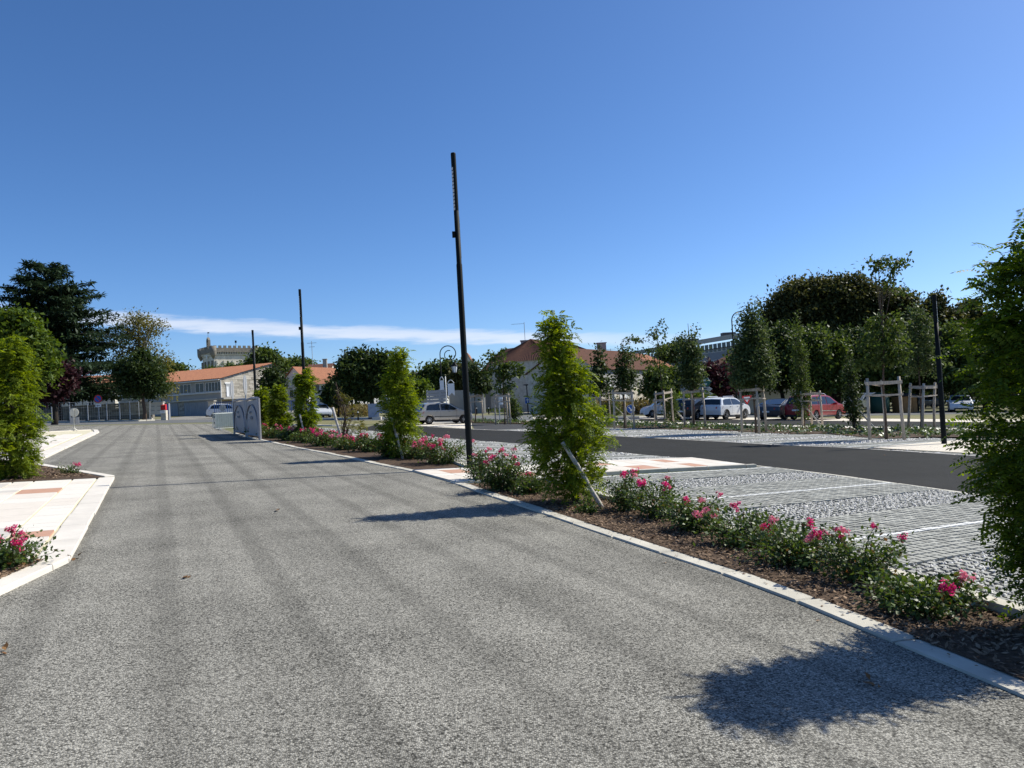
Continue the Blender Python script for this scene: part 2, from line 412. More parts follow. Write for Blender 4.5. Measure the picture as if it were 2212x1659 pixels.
kerb('kerb_path', PN[1:], 0.10, 0.075, 'concrete', 1.0, side=-1)

# ---------------------------------------------------------------- parking bays of small blocks
def isect(a, d, P):
    """where the line a + t d meets the polyline P (2D)"""
    best = None
    for p, q in zip(P[:-1], P[1:]):
        e = q - p; den = d.x * e.y - d.y * e.x
        if abs(den) < 1e-9: continue
        w = p - a; t = (w.x * e.y - w.y * e.x) / den; s = (w.x * d.y - w.y * d.x) / den
        if -0.001 <= s <= 1.001 and (best is None or abs(t) < abs(best)): best = t
    return a + d * best
PKb = off_poly(PKw, 0.15, -1); LNb = off_poly(LNw, 0.13, 1)
PKx = [PKb[0] + (PKb[0] - PKb[1]) * 3] + PKb + [PKb[-1] + (PKb[-1] - PKb[-2]) * 3]
rows_near = []
for (a, b) in (((1330, 1031), (1629, 1014)), ((1420, 1090), (1918, 1046)), ((1783, 1177), (2116, 1130))):
    a, b = gp(*a), gp(*b); d = (b - a); d.z = 0
    rows_near.append((isect(a, d, PKx), isect(b, d, LNb)))
for _ in range(2):
    (a1, b1), (a2, b2) = rows_near[-2], rows_near[-1]
    rows_near.append((a2 * 2 - a1, b2 * 2 - b1))
base_poly = [r[0] for r in rows_near] + [r[1] for r in rows_near][::-1]
bay = sheet('parking_bays', base_poly, 'paver_base', 0.010, True)
def fill_bays(rows, parent, single, cols, rowsn, gravel=True, seed=1, chips=1.0):
    """blocks between pairs of row lines; returns lists of quads"""
    rg = np.random.default_rng(seed); grey = []; white = []; stones = []
    for (a1, b1), (a2, b2) in zip(rows[:-1], rows[1:]):
        for j in range(rowsn):
            s0, s1 = j / rowsn, (j + 1) / rowsn; sm = (s0 + s1) / 2
            is_white = j == 0
            is_gravel = gravel and 0.34 < sm < 0.66
            for i in range(cols):
                t0, t1 = i / cols, (i + 1) / cols
                P = [a1.lerp(b1, t0).lerp(a2.lerp(b2, t0), s0), a1.lerp(b1, t1).lerp(a2.lerp(b2, t1), s0), a1.lerp(b1, t1).lerp(a2.lerp(b2, t1), s1), a1.lerp(b1, t0).lerp(a2.lerp(b2, t0), s1)]
                if is_gravel: stones.append(P)
                elif is_white: white.append(P)
                else: grey.append(P)
    return grey, white, stones
def block_verts(P, h, gap, rg):
    c = sum(P, Vector()) / 4; q = [p + (c - p) * gap for p in P]; hh = h + rg.uniform(-0.003, 0.003)
    return [V3(p, 0.012) for p in q] + [V3(p, hh) for p in q]
BF = [(0, 1, 5, 4), (1, 2, 6, 5), (2, 3, 7, 6), (3, 0, 4, 7), (4, 5, 6, 7)]
def flipfix(V): return BF if ((V[5] - V[4]).cross(V[6] - V[5])).z > 0 else [f[::-1] for f in BF]
def lay(parent, grey, white, stones, seed, single=0, chips=5, gs=0.02):
    rg = np.random.default_rng(seed)
    key = lambda P: (P[0] - EYEP).length
    def seen(P):
        d = P[0] - EYEP; z = d.dot(_f)
        return z > 0 and abs(d.dot(_r)) / z * F < W / 2 * 0.94
    for nm, L, m in (('block', grey, 'paver_grey'), ('white_block', white, 'paver_white')):
        L = sorted(L, key=key); vis = [P for P in L if seen(P)][:single]; ids = set(id(P) for P in vis)
        for P in vis:
            V = block_verts(P, 0.036, 0.19, rg); part(nm, MB().add(V, flipfix(V)), m, parent)
        mb = MB()
        for P in L:
            if id(P) in ids: continue
            V = block_verts(P, 0.036, 0.19, rg); mb.add(V, flipfix(V))
        if mb.v: part(nm + '_field', mb, m, parent, kind='stuff')
    # pale stone chips lying in open cells
    if stones:
        V = []; Q = []; o = 0; lat = MB()
        for P in stones:
            c = sum(P, Vector()) / 4; e1 = (P[1] - P[0]); e2 = (P[3] - P[0])
            VV = block_verts([p + (c - p) * 0.0 for p in P], 0.024, 0.40, rg); lat.add(VV, flipfix(VV))
            for k in range(chips):
                u, v = rg.uniform(-0.45, 0.45), rg.uniform(-0.5, -0.25) + (0.75 if rg.random() < 0.5 else 0)
                p = c + e1 * u + e2 * v; s = gs * rg.uniform(0.6, 1.3); a = rg.uniform(0, 6.28); z = G(p.x) + 0.018
                ca, sa = math.cos(a) * s, math.sin(a) * s; hh = s * rg.uniform(0.6, 1.3)
                V += [(p.x + ca, p.y + sa, z), (p.x - sa, p.y + ca, z), (p.x - ca, p.y - sa, z), (p.x + sa, p.y - ca, z), (p.x + ca * .4, p.y + sa * .4, z + hh), (p.x - ca * .5 - sa * .3, p.y - sa * .5 + ca * .3, z + hh * 0.9)]
                Q += [(o, o + 1, o + 4), (o + 1, o + 5, o + 4), (o + 1, o + 2, o + 5), (o + 2, o + 3, o + 5), (o + 3, o + 4, o + 5), (o + 3, o, o + 4)]; o += 6
        part('open_block_field', lat, 'paver_grey', parent, kind='stuff')
        part('stone_chip_field', np_mesh('stone_chips', V, Q, 'gravel_white'), None, parent, kind='stuff')
gq, wq, sq = fill_bays(rows_near, bay, 0, 46, 30, True, 5)
lay(bay, gq, wq, sq, 5, single=150, chips=4, gs=0.0165)

# bays beyond the path
far_rows = []
fe = off_poly(far_edge, 0.15, -1); ln_far = off_poly([gp(1480, 992)] + [gp(*p) for p in LN[3:]], 0.13, 1)
for i in range(11):
    t = i / 10; far_rows.append((along(fe, 0.02 + 0.96 * t), along(ln_far, 0.03 + 0.95 * t)))
bay2 = sheet('parking_bays', [r[0] for r in far_rows] + [r[1] for r in far_rows][::-1], 'paver_base', 0.010, True)
gq, wq, sq = fill_bays(far_rows, bay2, 0, 40, 16, True, 6)
lay(bay2, gq, wq, sq, 6, single=0, chips=3, gs=0.026)
# gap between far bays and path
sheet('parking_apron', [fe[0], along(PF, 0.2), along(PF, 1.0), ln_far[0], far_rows[0][1], far_rows[0][0]], 'paver_base', 0.006, True)
tri_rows = [(along(PF, 0.33), along(PF, 0.98)), (far_rows[0][0], far_rows[0][1])]
gq, wq, sq = fill_bays(tri_rows, None, 0, 40, 20, True, 7)
lay(bay2, gq, [], sq, 7, single=0, chips=3, gs=0.022)

# bays on the far side of the lane, then the far planted strip
PB = [(2091, 947.5), (2000, 946), (1933, 950), (1889, 949), (1792, 940), (1701, 939.5), (1591, 934), (1545, 932), (1452, 929), (1381, 928), (1293, 923.6), (1158, 917.3), (1019, 914.3)]
PBw = [gp(*p) for p in PB]; PBw = [PBw[0] + (PBw[0] - PBw[1]).normalized() * 14] + PBw
LFb = off_poly(LFw, 0.13, -1)
i0 = nearest_i(LFb, gp(1020, 928))
strip = [p for p in LFb[:i0 + 1]]
bay3 = sheet('parking_bays', strip + [PBw[-1]] + PBw[::-1][1:], 'paver_base', 0.010, True)
rows3 = []
adir = (rows_near[1][1] - rows_near[1][0]); adir.z = 0; adir.normalize()
PBx = [PBw[0] + (PBw[0] - PBw[1]) * 2] + PBw + [PBw[-1] + (PBw[-1] - PBw[-2]) * 6]
for t in range(15):
    q_ = along(strip, (t + .3) / 15); hit = isect(q_, adir, PBx)
    rows3.append((q_, hit))
gq, wq, sq = fill_bays(rows3, bay3, 0, 34, 18, True, 8)
lay(bay3, gq, wq, sq, 8, single=0, chips=3, gs=0.032)
sheet('gravel_crossing', [gp(1878, 970.5), gp(2077, 953), gp(2250, 955), gp(2250, 992), gp(2062, 981)], 'gravel_cream', 0.052, True)
sheet('parking_apron', [gp(1019, 914.5), gp(1019, 926.5), gp(900, 919.5), gp(813, 916), gp(880, 912)], 'gravel_cream', 0.012, True)

PBf = [(2250, 936), (2014, 929), (1900, 928), (1700, 924), (1545, 919), (1381, 914.5), (1293, 911.5), (1158, 911), (1019, 909.5)]
bed3 = sheet('planting_bed', PBw + [gp(*p) for p in PBf[::-1]], 'mulch', 0.056, True)
sheet('parking_apron', [gp(*p) for p in PBf] + [gp(*p) for p in ((1293, 908.5), (1381, 910.5), (1545, 914.5), (1700, 919), (2014, 924), (2250, 929))], 'kerb_white', 0.012, True)
sheet('lane', [gp(*p) for p in ((1381, 910), (1545, 914.2), (1700, 918.6), (2014, 923.6), (2300, 929), (2300, 915), (2014, 911.5), (1700, 908.8), (1545, 906), (1381, 905))], 'lane_asphalt', 0.018, True)
sheet('parking_apron', [gp(*p) for p in ((1381, 904.8), (1545, 905.8), (1700, 908.5), (2014, 911.2), (2300, 914.6), (2300, 907), (2014, 905.5), (1700, 903.5), (1545, 901), (1381, 900))], 'gravel_cream', 0.012, True)
sheet('verge', [gp(*p) for p in ((1790, 904), (2014, 905.3), (2300, 906.8), (2300, 897), (2014, 899), (1790, 899))], 'dry_grass_flat', 0.016, True)

# verges and pavement between the car park and the street
sheet('verge', [gp(*p) for p in ((560, 913), (700, 918.5), (812, 916.5), (880, 911.5), (905, 908), (760, 909), (560, 907))], 'dry_grass_flat', 0.014, True)
kerb('kerb_verge', [gp(*p) for p in ((540, 917.5), (640, 919.5), (720, 921), (778, 919))], 0.25, 0.10, 'kerb_white', 1.5, side=1)
kerb('kerb_street', [gp(*p) for p in ((600, 904), (700, 905.5), (800, 905), (905, 903))], 0.3, 0.12, 'kerb_white', 1.5, side=1)
sheet('pavement', [gp(*p) for p in ((1155, 907), (1290, 905), (1330, 901.5), (1290, 899.5), (1150, 902))], 'gravel_cream', 0.02, True)
sheet('pavement', [gp(*p) for p in ((1040, 892), (1160, 894), (1240, 894), (1240, 890), (1040, 888))], 'forecourt', 0.016, True)

# ---------------------------------------------------------------- left platform
Kc = [gp(-150, 1368), gp(0, 1287), gp(148.8, 1216), gp(248, 1033.5), gp(84.5, 1005.4), gp(-160, 974)]
plat = sheet('pavement', Kc + [gp(-500, 985), gp(-500, 1400)], 'joint_sand', 0.030, True)
kerb('kerb_platform', [Kc[2], Kc[3]], 0.30, 0.055, 'kerb_white', 1.2, side=1)
kerb('kerb_platform', [Kc[3], Kc[4], Kc[5]], 0.20, 0.07, 'kerb_white', 1.0, side=1)
kerb('kerb_platform', [Kc[0], Kc[1], Kc[2]], 0.26, 0.065, 'kerb_white', 1.0, side=1)
e = (Kc[3] - Kc[2]); e.z = 0; e.normalize(); c = Vector((-e.y, e.x, 0))
O = Kc[2] + c * 0.34
back0, back1 = gp(215.7, 1037), gp(0, 1047.6); fr0, fr1 = gp(109, 1221), gp(-80, 1240)
def clip_t(o, d, a, b):
    ee = b - a; den = d.x * ee.y - d.y * ee.x; w = a - o; return (w.x * ee.y - w.y * ee.x) / den
widths = [0.42, 0.66, 0.34, 0.66, 0.42, 0.66, 0.34, 0.66, 0.42, 0.66]; off = 0.0; rs = random.Random(5)
for k, w in enumerate(widths):
    o1 = O + c * off; o2 = O + c * (off + w)
    t0 = max(clip_t(o1, e, fr0, fr1), clip_t(o2, e, fr0, fr1)) ; t1 = min(clip_t(o1, e, back0, back1), clip_t(o2, e, back0, back1))
    s = t0
    idx = 0
    while s < t1 - 0.05:
        L = rs.choice([0.5, 0.65, 0.8, 1.0, 1.2]) if w > 0.5 else rs.choice([0.35, 0.5, 0.65, 0.8])
        e1 = min(s + L, t1)
        if t1 - e1 < 0.25: e1 = t1
        mm = rs.choice(['slab_cream', 'slab_pale', 'slab_pale', 'slab_cream', 'slab_pale', 'slab_grey'])
        if (k, idx) in ((0, 3), (1, 9), (2, 8), (3, 4), (5, 6), (7, 3)): mm = 'slab_terracotta'
        slab(plat, [o1 + e * s, o1 + e * e1, o2 + e * e1, o2 + e * s], mm, 0.052, 0.006)
        s = e1; idx += 1
    off += w + 0.035
# beds at both ends of the platform
sheet('planting_bed', [Kc[3] + c * 0.22 - e * 0.12, Kc[4] - Vector((0, .2, 0)), gp(-160, 978), gp(-160, 1053), gp(0, 1048.5), gp(213, 1038)], 'mulch', 0.060, True)
sheet('planting_bed', [gp(101, 1222), gp(0, 1268), gp(-160, 1352), gp(-160, 1248), gp(0, 1234), gp(60, 1228)], 'mulch', 0.060, True)

# far island of pale slabs with a band of blue grey setts
isl = [gp(84, 998), gp(214.5, 935), gp(210, 929.5), gp(104, 934.5), gp(-120, 945), gp(-300, 975), gp(-200, 1010)]
island = sheet('traffic_island', isl, 'joint_sand', 0.030, True)
kerb('kerb_island', [gp(-60, 1068 - 20), gp(84, 998), gp(214.5, 935)], 0.42, 0.08, 'kerb_white', 1.5, side=1)
kerb('kerb_island', [gp(214.5, 935), gp(210, 929.5), gp(104, 934.5), gp(-120, 945)], 0.25, 0.08, 'kerb_white', 1.5, side=1)
A0, A1 = gp(84, 998), gp(206, 936); e2 = (A1 - A0); LA = e2.length; e2.normalize(); c2 = Vector((-e2.y, e2.x, 0)); c2.z = 0
off = 0.55; rs = random.Random(8)
for k, (w, mm) in enumerate([(0.9, None), (0.9, None), (1.3, 'slab_blue'), (0.9, None), (0.9, None), (1.1, None), (1.1, None), (1.1, None)]):
    s = 0.0; top = LA - 1.2 - off * 1.55
    while s < top:
        L = rs.uniform(0.9, 1.6); e1 = min(s + L, top)
        slab(island, [A0 + c2 * off + e2 * s, A0 + c2 * off + e2 * e1, A0 + c2 * (off + w) + e2 * e1, A0 + c2 * (off + w) + e2 * s], mm or rs.choice(['slab_pale', 'slab_cream', 'slab_pale']), 0.06, 0.012)
        s = e1
    off += w + 0.03

# bark chips on the near beds
def scatter_poly(P, n, rg):
    x0, x1 = min(p.x for p in P), max(p.x for p in P); y0, y1 = min(p.y for p in P), max(p.y for p in P)
    X = np.array([p.x for p in P]); Y = np.array([p.y for p in P]); out = []
    while len(out) < n:
        q = rg.uniform((x0, y0), (x1, y1), (n * 3, 2)); ins = np.zeros(len(q), bool); j = len(P) - 1
        for i in range(len(P)):
            cnd = ((Y[i] > q[:, 1]) != (Y[j] > q[:, 1])) & (q[:, 0] < (X[j] - X[i]) * (q[:, 1] - Y[i]) / (Y[j] - Y[i] + 1e-12) + X[i]); ins ^= cnd; j = i
        out += list(q[ins])
    return np.array(out[:n])
mk('bark_chip', (0.10, 0.058, 0.032), 0.9, col2=(0.33, 0.225, 0.145), island=True)
def bark(P, n, base, size, seed):
    rg = np.random.default_rng(seed); q = scatter_poly(P, n, rg); a = rg.uniform(0, 6.28, n); s = size * rg.uniform(0.4, 1.3, n); w = s * rg.uniform(0.2, 0.5, n)
    z = -SLOPE * q[:, 0] + base + rg.uniform(0.0, 0.016, n); tl = rg.uniform(-0.5, 0.5, (n, 2))
    d = np.stack([np.cos(a), np.sin(a), tl[:, 0]], 1) * s[:, None]; e_ = np.stack([-np.sin(a), np.cos(a), tl[:, 1]], 1) * w[:, None]
    c = np.stack([q[:, 0], q[:, 1], z + 0.008], 1)
    V = np.stack([c - d, c + e_, c + d, c - e_], 1).reshape(-1, 3); Q = np.arange(4 * n).reshape(-1, 4)
    o = link('bark_mulch', np_mesh('bark_mulch', V, Q, 'bark_chip'), None, 'stuff'); return tag(o, 'brown bark chips mulching the planted strip', 'mulch')
o = bark([p for p in inner[:iA + 1]] + PKw[::-1], 15000, 0.026, 0.026, 3); o['label'] = 'brown bark chips on the bed between road kerb and parking bays'
o = bark([gp(-100, 1247), gp(-100, 1320), gp(0, 1266), gp(98, 1223), gp(0, 1236)], 2500, 0.06, 0.03, 4); o['label'] = 'bark chips on the small bed in front of the cream paving'
o = bark([gp(-100, 983), gp(70, 1006), gp(205, 1034), gp(0, 1047), gp(-100, 1051)], 5000, 0.06, 0.035, 6); o['label'] = 'bark chips on the bed behind the cream paving'

# a few chips and crumbs of bark spilled over the kerb on to the road
rg = np.random.default_rng(15); C = []
for i in range(420):
    t_ = rg.uniform(0.0, 0.62); p = along(KOw, t_); o_ = rg.exponential(0.16) - 0.20; d_ = along(KOw, min(1, t_ + 0.005)) - p; d_.z = 0; d_.normalize(); q = p + Vector((-d_.y, d_.x, 0)) * o_
    C.append((q.x, q.y, G(q.x) + (0.030 if o_ < 0 else 0.010)))
V, Q = [], []
for i, c_ in enumerate(C):
    a = rg.uniform(0, 6.28); s_ = rg.uniform(0.005, 0.022); w_ = s_ * rg.uniform(.3, .7); ca, sa = math.cos(a), math.sin(a)
    V += [(c_[0] - ca * s_, c_[1] - sa * s_, c_[2]), (c_[0] - sa * w_, c_[1] + ca * w_, c_[2] + .006), (c_[0] + ca * s_, c_[1] + sa * s_, c_[2] + .003), (c_[0] + sa * w_, c_[1] - ca * w_, c_[2] + .002)]; Q.append((4 * i, 4 * i + 1, 4 * i + 2, 4 * i + 3))
tag(link('bark_litter', np_mesh('bark_litter', V, Q, 'bark_chip'), None, 'stuff'), 'crumbs of bark spilled over the roadside kerb', 'litter')
# ================================================================ vegetation
mk('bark_brown', (0.12, 0.085, 0.06), 0.95, var=0.3, vs_=12, bump=0.8, bs=40)
mk('bark_dark', (0.035, 0.028, 0.022), 0.95, var=0.3, vs_=12, bump=0.8, bs=40)
mk('bark_pale', (0.35, 0.31, 0.27), 0.95, var=0.35, vs_=8, bump=0.5, bs=40)
mk('twig', (0.10, 0.085, 0.045), 0.9, var=0.3, vs_=12)
mk('stake_wood', (0.50, 0.42, 0.33), 0.9, var=0.25, vs_=6, bump=0.5, bs=30, aniso=(3, 3, 0.4))
mk('stake_birch', (0.62, 0.59, 0.54), 0.9, col2=(0.36, 0.31, 0.26), vs_=9, bump=0.6, bs=30)
mk('tie_yellow', (0.72, 0.50, 0.06), 0.7)
def leafmat(n, c1, c2, t=0.35, rough=0.55, spec=0.22): mk(n, c1, rough, col2=c2, island=True, trans=t, spec=spec)
leafmat('leaf_locust', (0.065, 0.115, 0.010), (0.25, 0.31, 0.032), 0.45)
leafmat('leaf_locust_dark', (0.045, 0.088, 0.010), (0.15, 0.215, 0.026), 0.45)
leafmat('leaf_rose', (0.034, 0.066, 0.014), (0.105, 0.155, 0.034), 0.30, 0.45, 0.35)
leafmat('leaf_rose_brown', (0.16, 0.075, 0.03), (0.12, 0.12, 0.04), 0.3)
leafmat('leaf_green', (0.032, 0.058, 0.013), (0.105, 0.145, 0.034), 0.32)
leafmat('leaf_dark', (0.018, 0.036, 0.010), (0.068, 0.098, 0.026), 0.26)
leafmat('leaf_chestnut', (0.026, 0.038, 0.011), (0.115, 0.115, 0.038), 0.28)
leafmat('leaf_lime', (0.045, 0.085, 0.012), (0.125, 0.175, 0.030), 0.35)
leafmat('leaf_purple', (0.018, 0.007, 0.009), (0.062, 0.022, 0.024), 0.25)
leafmat('leaf_cedar', (0.014, 0.034, 0.018), (0.055, 0.085, 0.040), 0.15)
leafmat('leaf_birch', (0.085, 0.095, 0.022), (0.21, 0.19, 0.055), 0.35)
leafmat('leaf_maple', (0.028, 0.054, 0.015), (0.115, 0.15, 0.052), 0.30, 0.55, 0.25)
leafmat('leaf_autumn', (0.14, 0.11, 0.02), (0.10, 0.13, 0.025), 0.35)
leafmat('grass_dry', (0.20, 0.15, 0.06), (0.13, 0.125, 0.04), 0.25)
leafmat('leaf_ivy', (0.030, 0.065, 0.015), (0.11, 0.16, 0.045), 0.25, 0.4, 0.5)
leafmat('petal', (0.62, 0.02, 0.13), (0.82, 0.10, 0.27), 0.30, 0.5)
leafmat('petal_pale', (0.72, 0.22, 0.30), (0.80, 0.36, 0.40), 0.30, 0.5)

def unit(a): return a / np.maximum(np.linalg.norm(a, axis=-1, keepdims=True), 1e-9)
def leaf_quads(C, size, rg, out=None, updir=0.5, aspect=0.55, flat=0.0, jit=0.35):
    """one folded diamond leaf at every point"""
    n = len(C); d = rg.normal(size=(n, 3)); 
    if out is not None: d = d * 0.8 + out * 0.7
    d[:, 2] -= 0.25; d[:, 2] *= (1 - flat); d = unit(d)
    nr = rg.normal(size=(n, 3)) * (1 - updir); nr[:, 2] += updir * 1.6; 
    s = unit(np.cross(d, nr)); nn = np.cross(s, d)
    L = size * rg.uniform(1 - jit, 1 + jit, n)[:, None]; Wd = L * aspect * 0.5
    mid = C + d * L * 0.5 + nn * L * 0.06; tip = C + d * L - nn * L * 0.06
    V = np.stack([C, mid + s * Wd, tip, mid - s * Wd], 1).reshape(-1, 3)
    return V, np.arange(4 * n).reshape(-1, 4)
def blobs_pts(blobs, nclump, per, rclump, rg, hollow=0.5):
    vol = np.array([b[3] * b[4] * b[5] for b in blobs]) ** 0.75; k = rg.choice(len(blobs), nclump, p=vol / vol.sum())
    B = np.array(blobs)[k]; d = unit(rg.normal(size=(nclump, 3))); r = rg.uniform(hollow ** 3, 1, nclump) ** (1 / 3)
    cl = B[:, :3] + d * B[:, 3:6] * r[:, None]
    sc = rg.uniform(0.6, 1.4, nclump)
    P = np.repeat(cl, per, 0) + rg.normal(size=(nclump * per, 3)) * (np.repeat(sc, per) * rclump)[:, None] * np.array([1, 1, 0.7])
    O = unit(np.repeat(d, per, 0) + rg.normal(size=(nclump * per, 3)) * 0.4)
    return P, O
def limbs(mb, base, top, r0, targets, rg, n=7):
    """trunk from base to top and limbs to the targets"""
    base, top = Vector(base), Vector(top)
    k = 6; pts = [base.lerp(top, i / k) + Vector((rg.normal() * r0 * 0.5, rg.normal() * r0 * 0.5, 0)) * (i > 0) for i in range(k + 1)]
    mb.tube(pts, [r0 * (1.35 if i == 0 else 1 - 0.75 * i / k) for i in range(k + 1)], n)
    for t in targets:
        t = Vector(t); f = rg.uniform(0.35, 0.8); s = base.lerp(top, f); m = s.lerp(t, 0.5) + Vector((0, 0, (t - s).length * 0.12))
        mb.tube([s, m, t], [r0 * (1 - 0.7 * f) * 0.6, r0 * 0.28, r0 * 0.08], 5)
def tree(name, label, loc, blobs, trunk_h, r0, leaf, bark, nclump, per, rcl, lsize, seed, group=None, cat='tree', hollow=0.5, top=None, aspect=0.6, extra=None, trunk=True, nl=3):
    rg = np.random.default_rng(seed); t = thing(name, label, cat, loc, 0, group)
    if trunk:
        mb = MB(); zt = max(b[2] + b[5] * 0.5 for b in blobs); cx = np.mean([b[0] for b in blobs]); cy = np.mean([b[1] for b in blobs])
        tg = [(b[0] + rg.normal() * b[3] * 0.3, b[1] + rg.normal() * b[4] * 0.3, b[2] + rg.normal() * b[5] * 0.3) for b in blobs for _ in range(nl)]
        limbs(mb, (0, 0, -0.3), top or (cx * 0.6, cy * 0.6, zt), r0, tg, rg); part('trunk', mb, bark, t, smooth=True)
    P, O = blobs_pts(blobs, int(nclump * 1.45), int(per * 1.25), rcl, rg, hollow)
    V, Q = leaf_quads(P, lsize * 1.08, rg, O, aspect=aspect)
    part('crown', np_mesh('crown', V, Q, leaf), None, t)
    if extra:
        for (bl, nc, pe, rc, ls, lf) in extra:
            P, O = blobs_pts(bl, nc, pe, rc, rg, 0.3); V, Q = leaf_quads(P, ls, rg, O, aspect=aspect); part('crown_patch', np_mesh('crown_patch', V, Q, lf), None, t)
    return t
def px_blobs(loc, depth, specs, ydepth=0.9):
    """crown lobes given as (px, py, half width px, half height px, [depth shift m])"""
    k = ppm(depth); out = []
    for s in specs:
        dd = s[4] if len(s) > 4 else 0.0
        p = at(s[0], s[1], depth + dd); out.append((p.x - loc.x, p.y - loc.y, p.z - loc.z, s[2] / k, s[2] / k * ydepth, s[3] / k))
    return out

# ---------------------------------------------------------------- locust trees: pinnate fronds on a narrow column
def fronds(O, D, L, rg, pairs=9, ll=0.036, lw=0.014, droop=0.35):
    """O base points, D unit directions, L lengths -> leaflets"""
    n = len(O); up = np.zeros((n, 3)); up[:, 2] = 1; S = unit(np.cross(D, up) + rg.normal(size=(n, 3)) * 0.35); Nn = np.cross(S, D)
    Vs = []
    for k in range(pairs * 2 + 1):
        if k == pairs * 2: t, sd = 1.0, 0.0
        else: t, sd = (k // 2 + 1) / (pairs + 0.5), (1 if k % 2 else -1)
        p = O + D * (L * t)[:, None]; p[:, 2] -= droop * L * t * t
        dd = D.copy(); dd[:, 2] -= 2 * droop * t; dd = unit(dd)
        l = ll * (1 - 0.35 * abs(t - 0.45)) * rg.uniform(0.8, 1.2, n); w = lw * rg.uniform(0.8, 1.2, n) * 0.5
        ax = unit(S * sd * 0.9 + dd * (0.45 if sd else 1.0) + rg.normal(size=(n, 3)) * 0.12 - np.array([0, 0, 0.15])); wd = unit(np.cross(ax, Nn))
        m = p + ax * (l * 0.5)[:, None]; tip = p + ax * l[:, None]
        Vs.append(np.stack([p, m + wd * w[:, None], tip, m - wd * w[:, None]], 1))
    V = np.concatenate(Vs, 0).reshape(-1, 3); return V, np.arange(len(V)).reshape(-1, 4)
def locust(label, loc, h, prof, nfr, seed, leafm='leaf_locust', ll=0.036, pairs=9, fl=0.2, lean=(0, 0), stems=4, r0=0.035, group='narrow locust trees planted in the beds', bare=0.0, twigs=70, name='locust_tree'):
    """prof: list of (height fraction, radius, x offset)"""
    rg = np.random.default_rng(seed); t = thing(name, label, 'tree', loc, 0, group)
    zs = np.array([p[0] for p in prof]) * h; rs_ = np.array([p[1] for p in prof]); xo = np.array([p[2] if len(p) > 2 else 0 for p in prof])
    mb = MB(); ends = []
    for s in range(stems):
        a = rg.uniform(0, 6.28); pts = []; rr = rg.uniform(0.02, 0.4) if s else 0.02; hh = h * (0.96 if s == 0 else rg.uniform(0.6, 0.92))
        for i in range(7):
            f = i / 6; z = hh * f; R = np.interp(z, zs, rs_); x = np.interp(z, zs, xo)
            pts.append((x + math.cos(a) * R * rr * f ** 0.6 + rg.normal() * 0.01 + lean[0] * f, math.sin(a) * R * rr * f ** 0.6 + rg.normal() * 0.01 + lean[1] * f, z - 0.05 * (i == 0)))
        mb.tube(pts, [r0 * (1.1 if s == 0 else 0.6) * (1 - 0.85 * i / 6) + 0.003 for i in range(7)], 6)
    tz = rg.uniform(0.08, 0.96, twigs) * h
    for z in tz:
        R = np.interp(z, zs, rs_); x = np.interp(z, zs, xo); a = rg.uniform(0, 6.28); q = rg.uniform(0.6, 0.95)
        s = (x + lean[0] * z / h, lean[1] * z / h, max(0.12, z - R * 0.9)); e_ = (x + math.cos(a) * R * q, math.sin(a) * R * q, z)
        mb.tube([s, ((s[0] * 2 + e_[0]) / 3, (s[1] * 2 + e_[1]) / 3, (s[2] + e_[2]) / 2 + R * .1), e_], [0.007, 0.005, 0.002], 4)
    part('trunk', mb, 'bark_brown', t, smooth=True)
    # clumps of fronds so that the outline is ragged
    FC = 18; nc = nfr // FC; z = h * rg.uniform(0.03, 1.0, nc) ; w = np.interp(z, zs, rs_); keep = rg.random(nc) < np.clip(w / rs_.max() + 0.25, 0, 1); z = z[keep]; nc = len(z)
    a = rg.uniform(0, 6.28, nc); R = np.interp(z, zs, rs_) * rg.uniform(0.05, 0.95, nc) ** 0.6 * rg.uniform(0.65, 1.22, nc); X = np.interp(z, zs, xo)
    C = np.stack([X + np.cos(a) * R, np.sin(a) * R, z], 1)
    outd = np.stack([np.cos(a), np.sin(a), np.zeros(nc)], 1)
    sg = 0.075 * (rs_.max() / 0.5) ** 0.5; O = np.repeat(C, FC, 0) + rg.normal(size=(nc * FC, 3)) * np.array([sg, sg, sg * 1.3]); D = np.repeat(outd, FC, 0) * 0.75 + rg.normal(size=(nc * FC, 3)) * 0.62 + np.array([0, 0, 0.28]); D = unit(D)
    keep = O[:, 2] > 0.10; O = O[keep]; D = D[keep]
    V, Q = fronds(O, D, fl * rg.uniform(0.6, 1.15, len(O)), rg, pairs, ll, ll * 0.40)
    o = part('crown', np_mesh('crown', V, Q, leafm), None, t)
    return t
def stake(loc, a, b, r, label, m='stake_birch', group='slanting stakes tied to the locust trees'):
    loc = Vector(loc); t = MB(); a, b = Vector(a), Vector(b); pts = [a.lerp(b, i / 6) + Vector((random.uniform(-1, 1), random.uniform(-1, 1), 0)) * r * 0.25 for i in range(7)]
    t.tube(pts, [r * random.uniform(0.9, 1.1) for _ in pts], 8)
    o = part('tree_stake', t, m, None, smooth=True); o.location = loc; tag(o, label, 'stake', group); return o
COLP = [(0, .10), (.05, .28), (.15, .48), (.3, .50), (.45, .42), (.6, .34), (.72, .24), (.82, .16), (.92, .09), (1.0, .02)]
random.seed(4)
# big one beside the lamp post: widest low down, forked tip
lo = gp(1243, 1090)
locust('tall bright green locust tree beside the cream path, its stake leaning', lo, 2.88,
       [(0.03, .05, 0), (.08, .22, 0), (.14, .42, -.02), (.24, .53, -.02), (.36, .52, -.04), (.48, .46, -.06), (.58, .37, -.08), (.68, .28, -.10), (.76, .20, -.13), (.84, .15, -.17), (.92, .11, -.17), (1.0, .03, -.15)], 3900, 21, 'leaf_locust', 0.054, 7, 0.18, stems=5, r0=0.05)
stake(lo, (0.38, -0.46, -0.05), (-0.16, -0.36, 0.98), 0.032, 'thick pale slanting stake against the tall locust tree by the cream path')
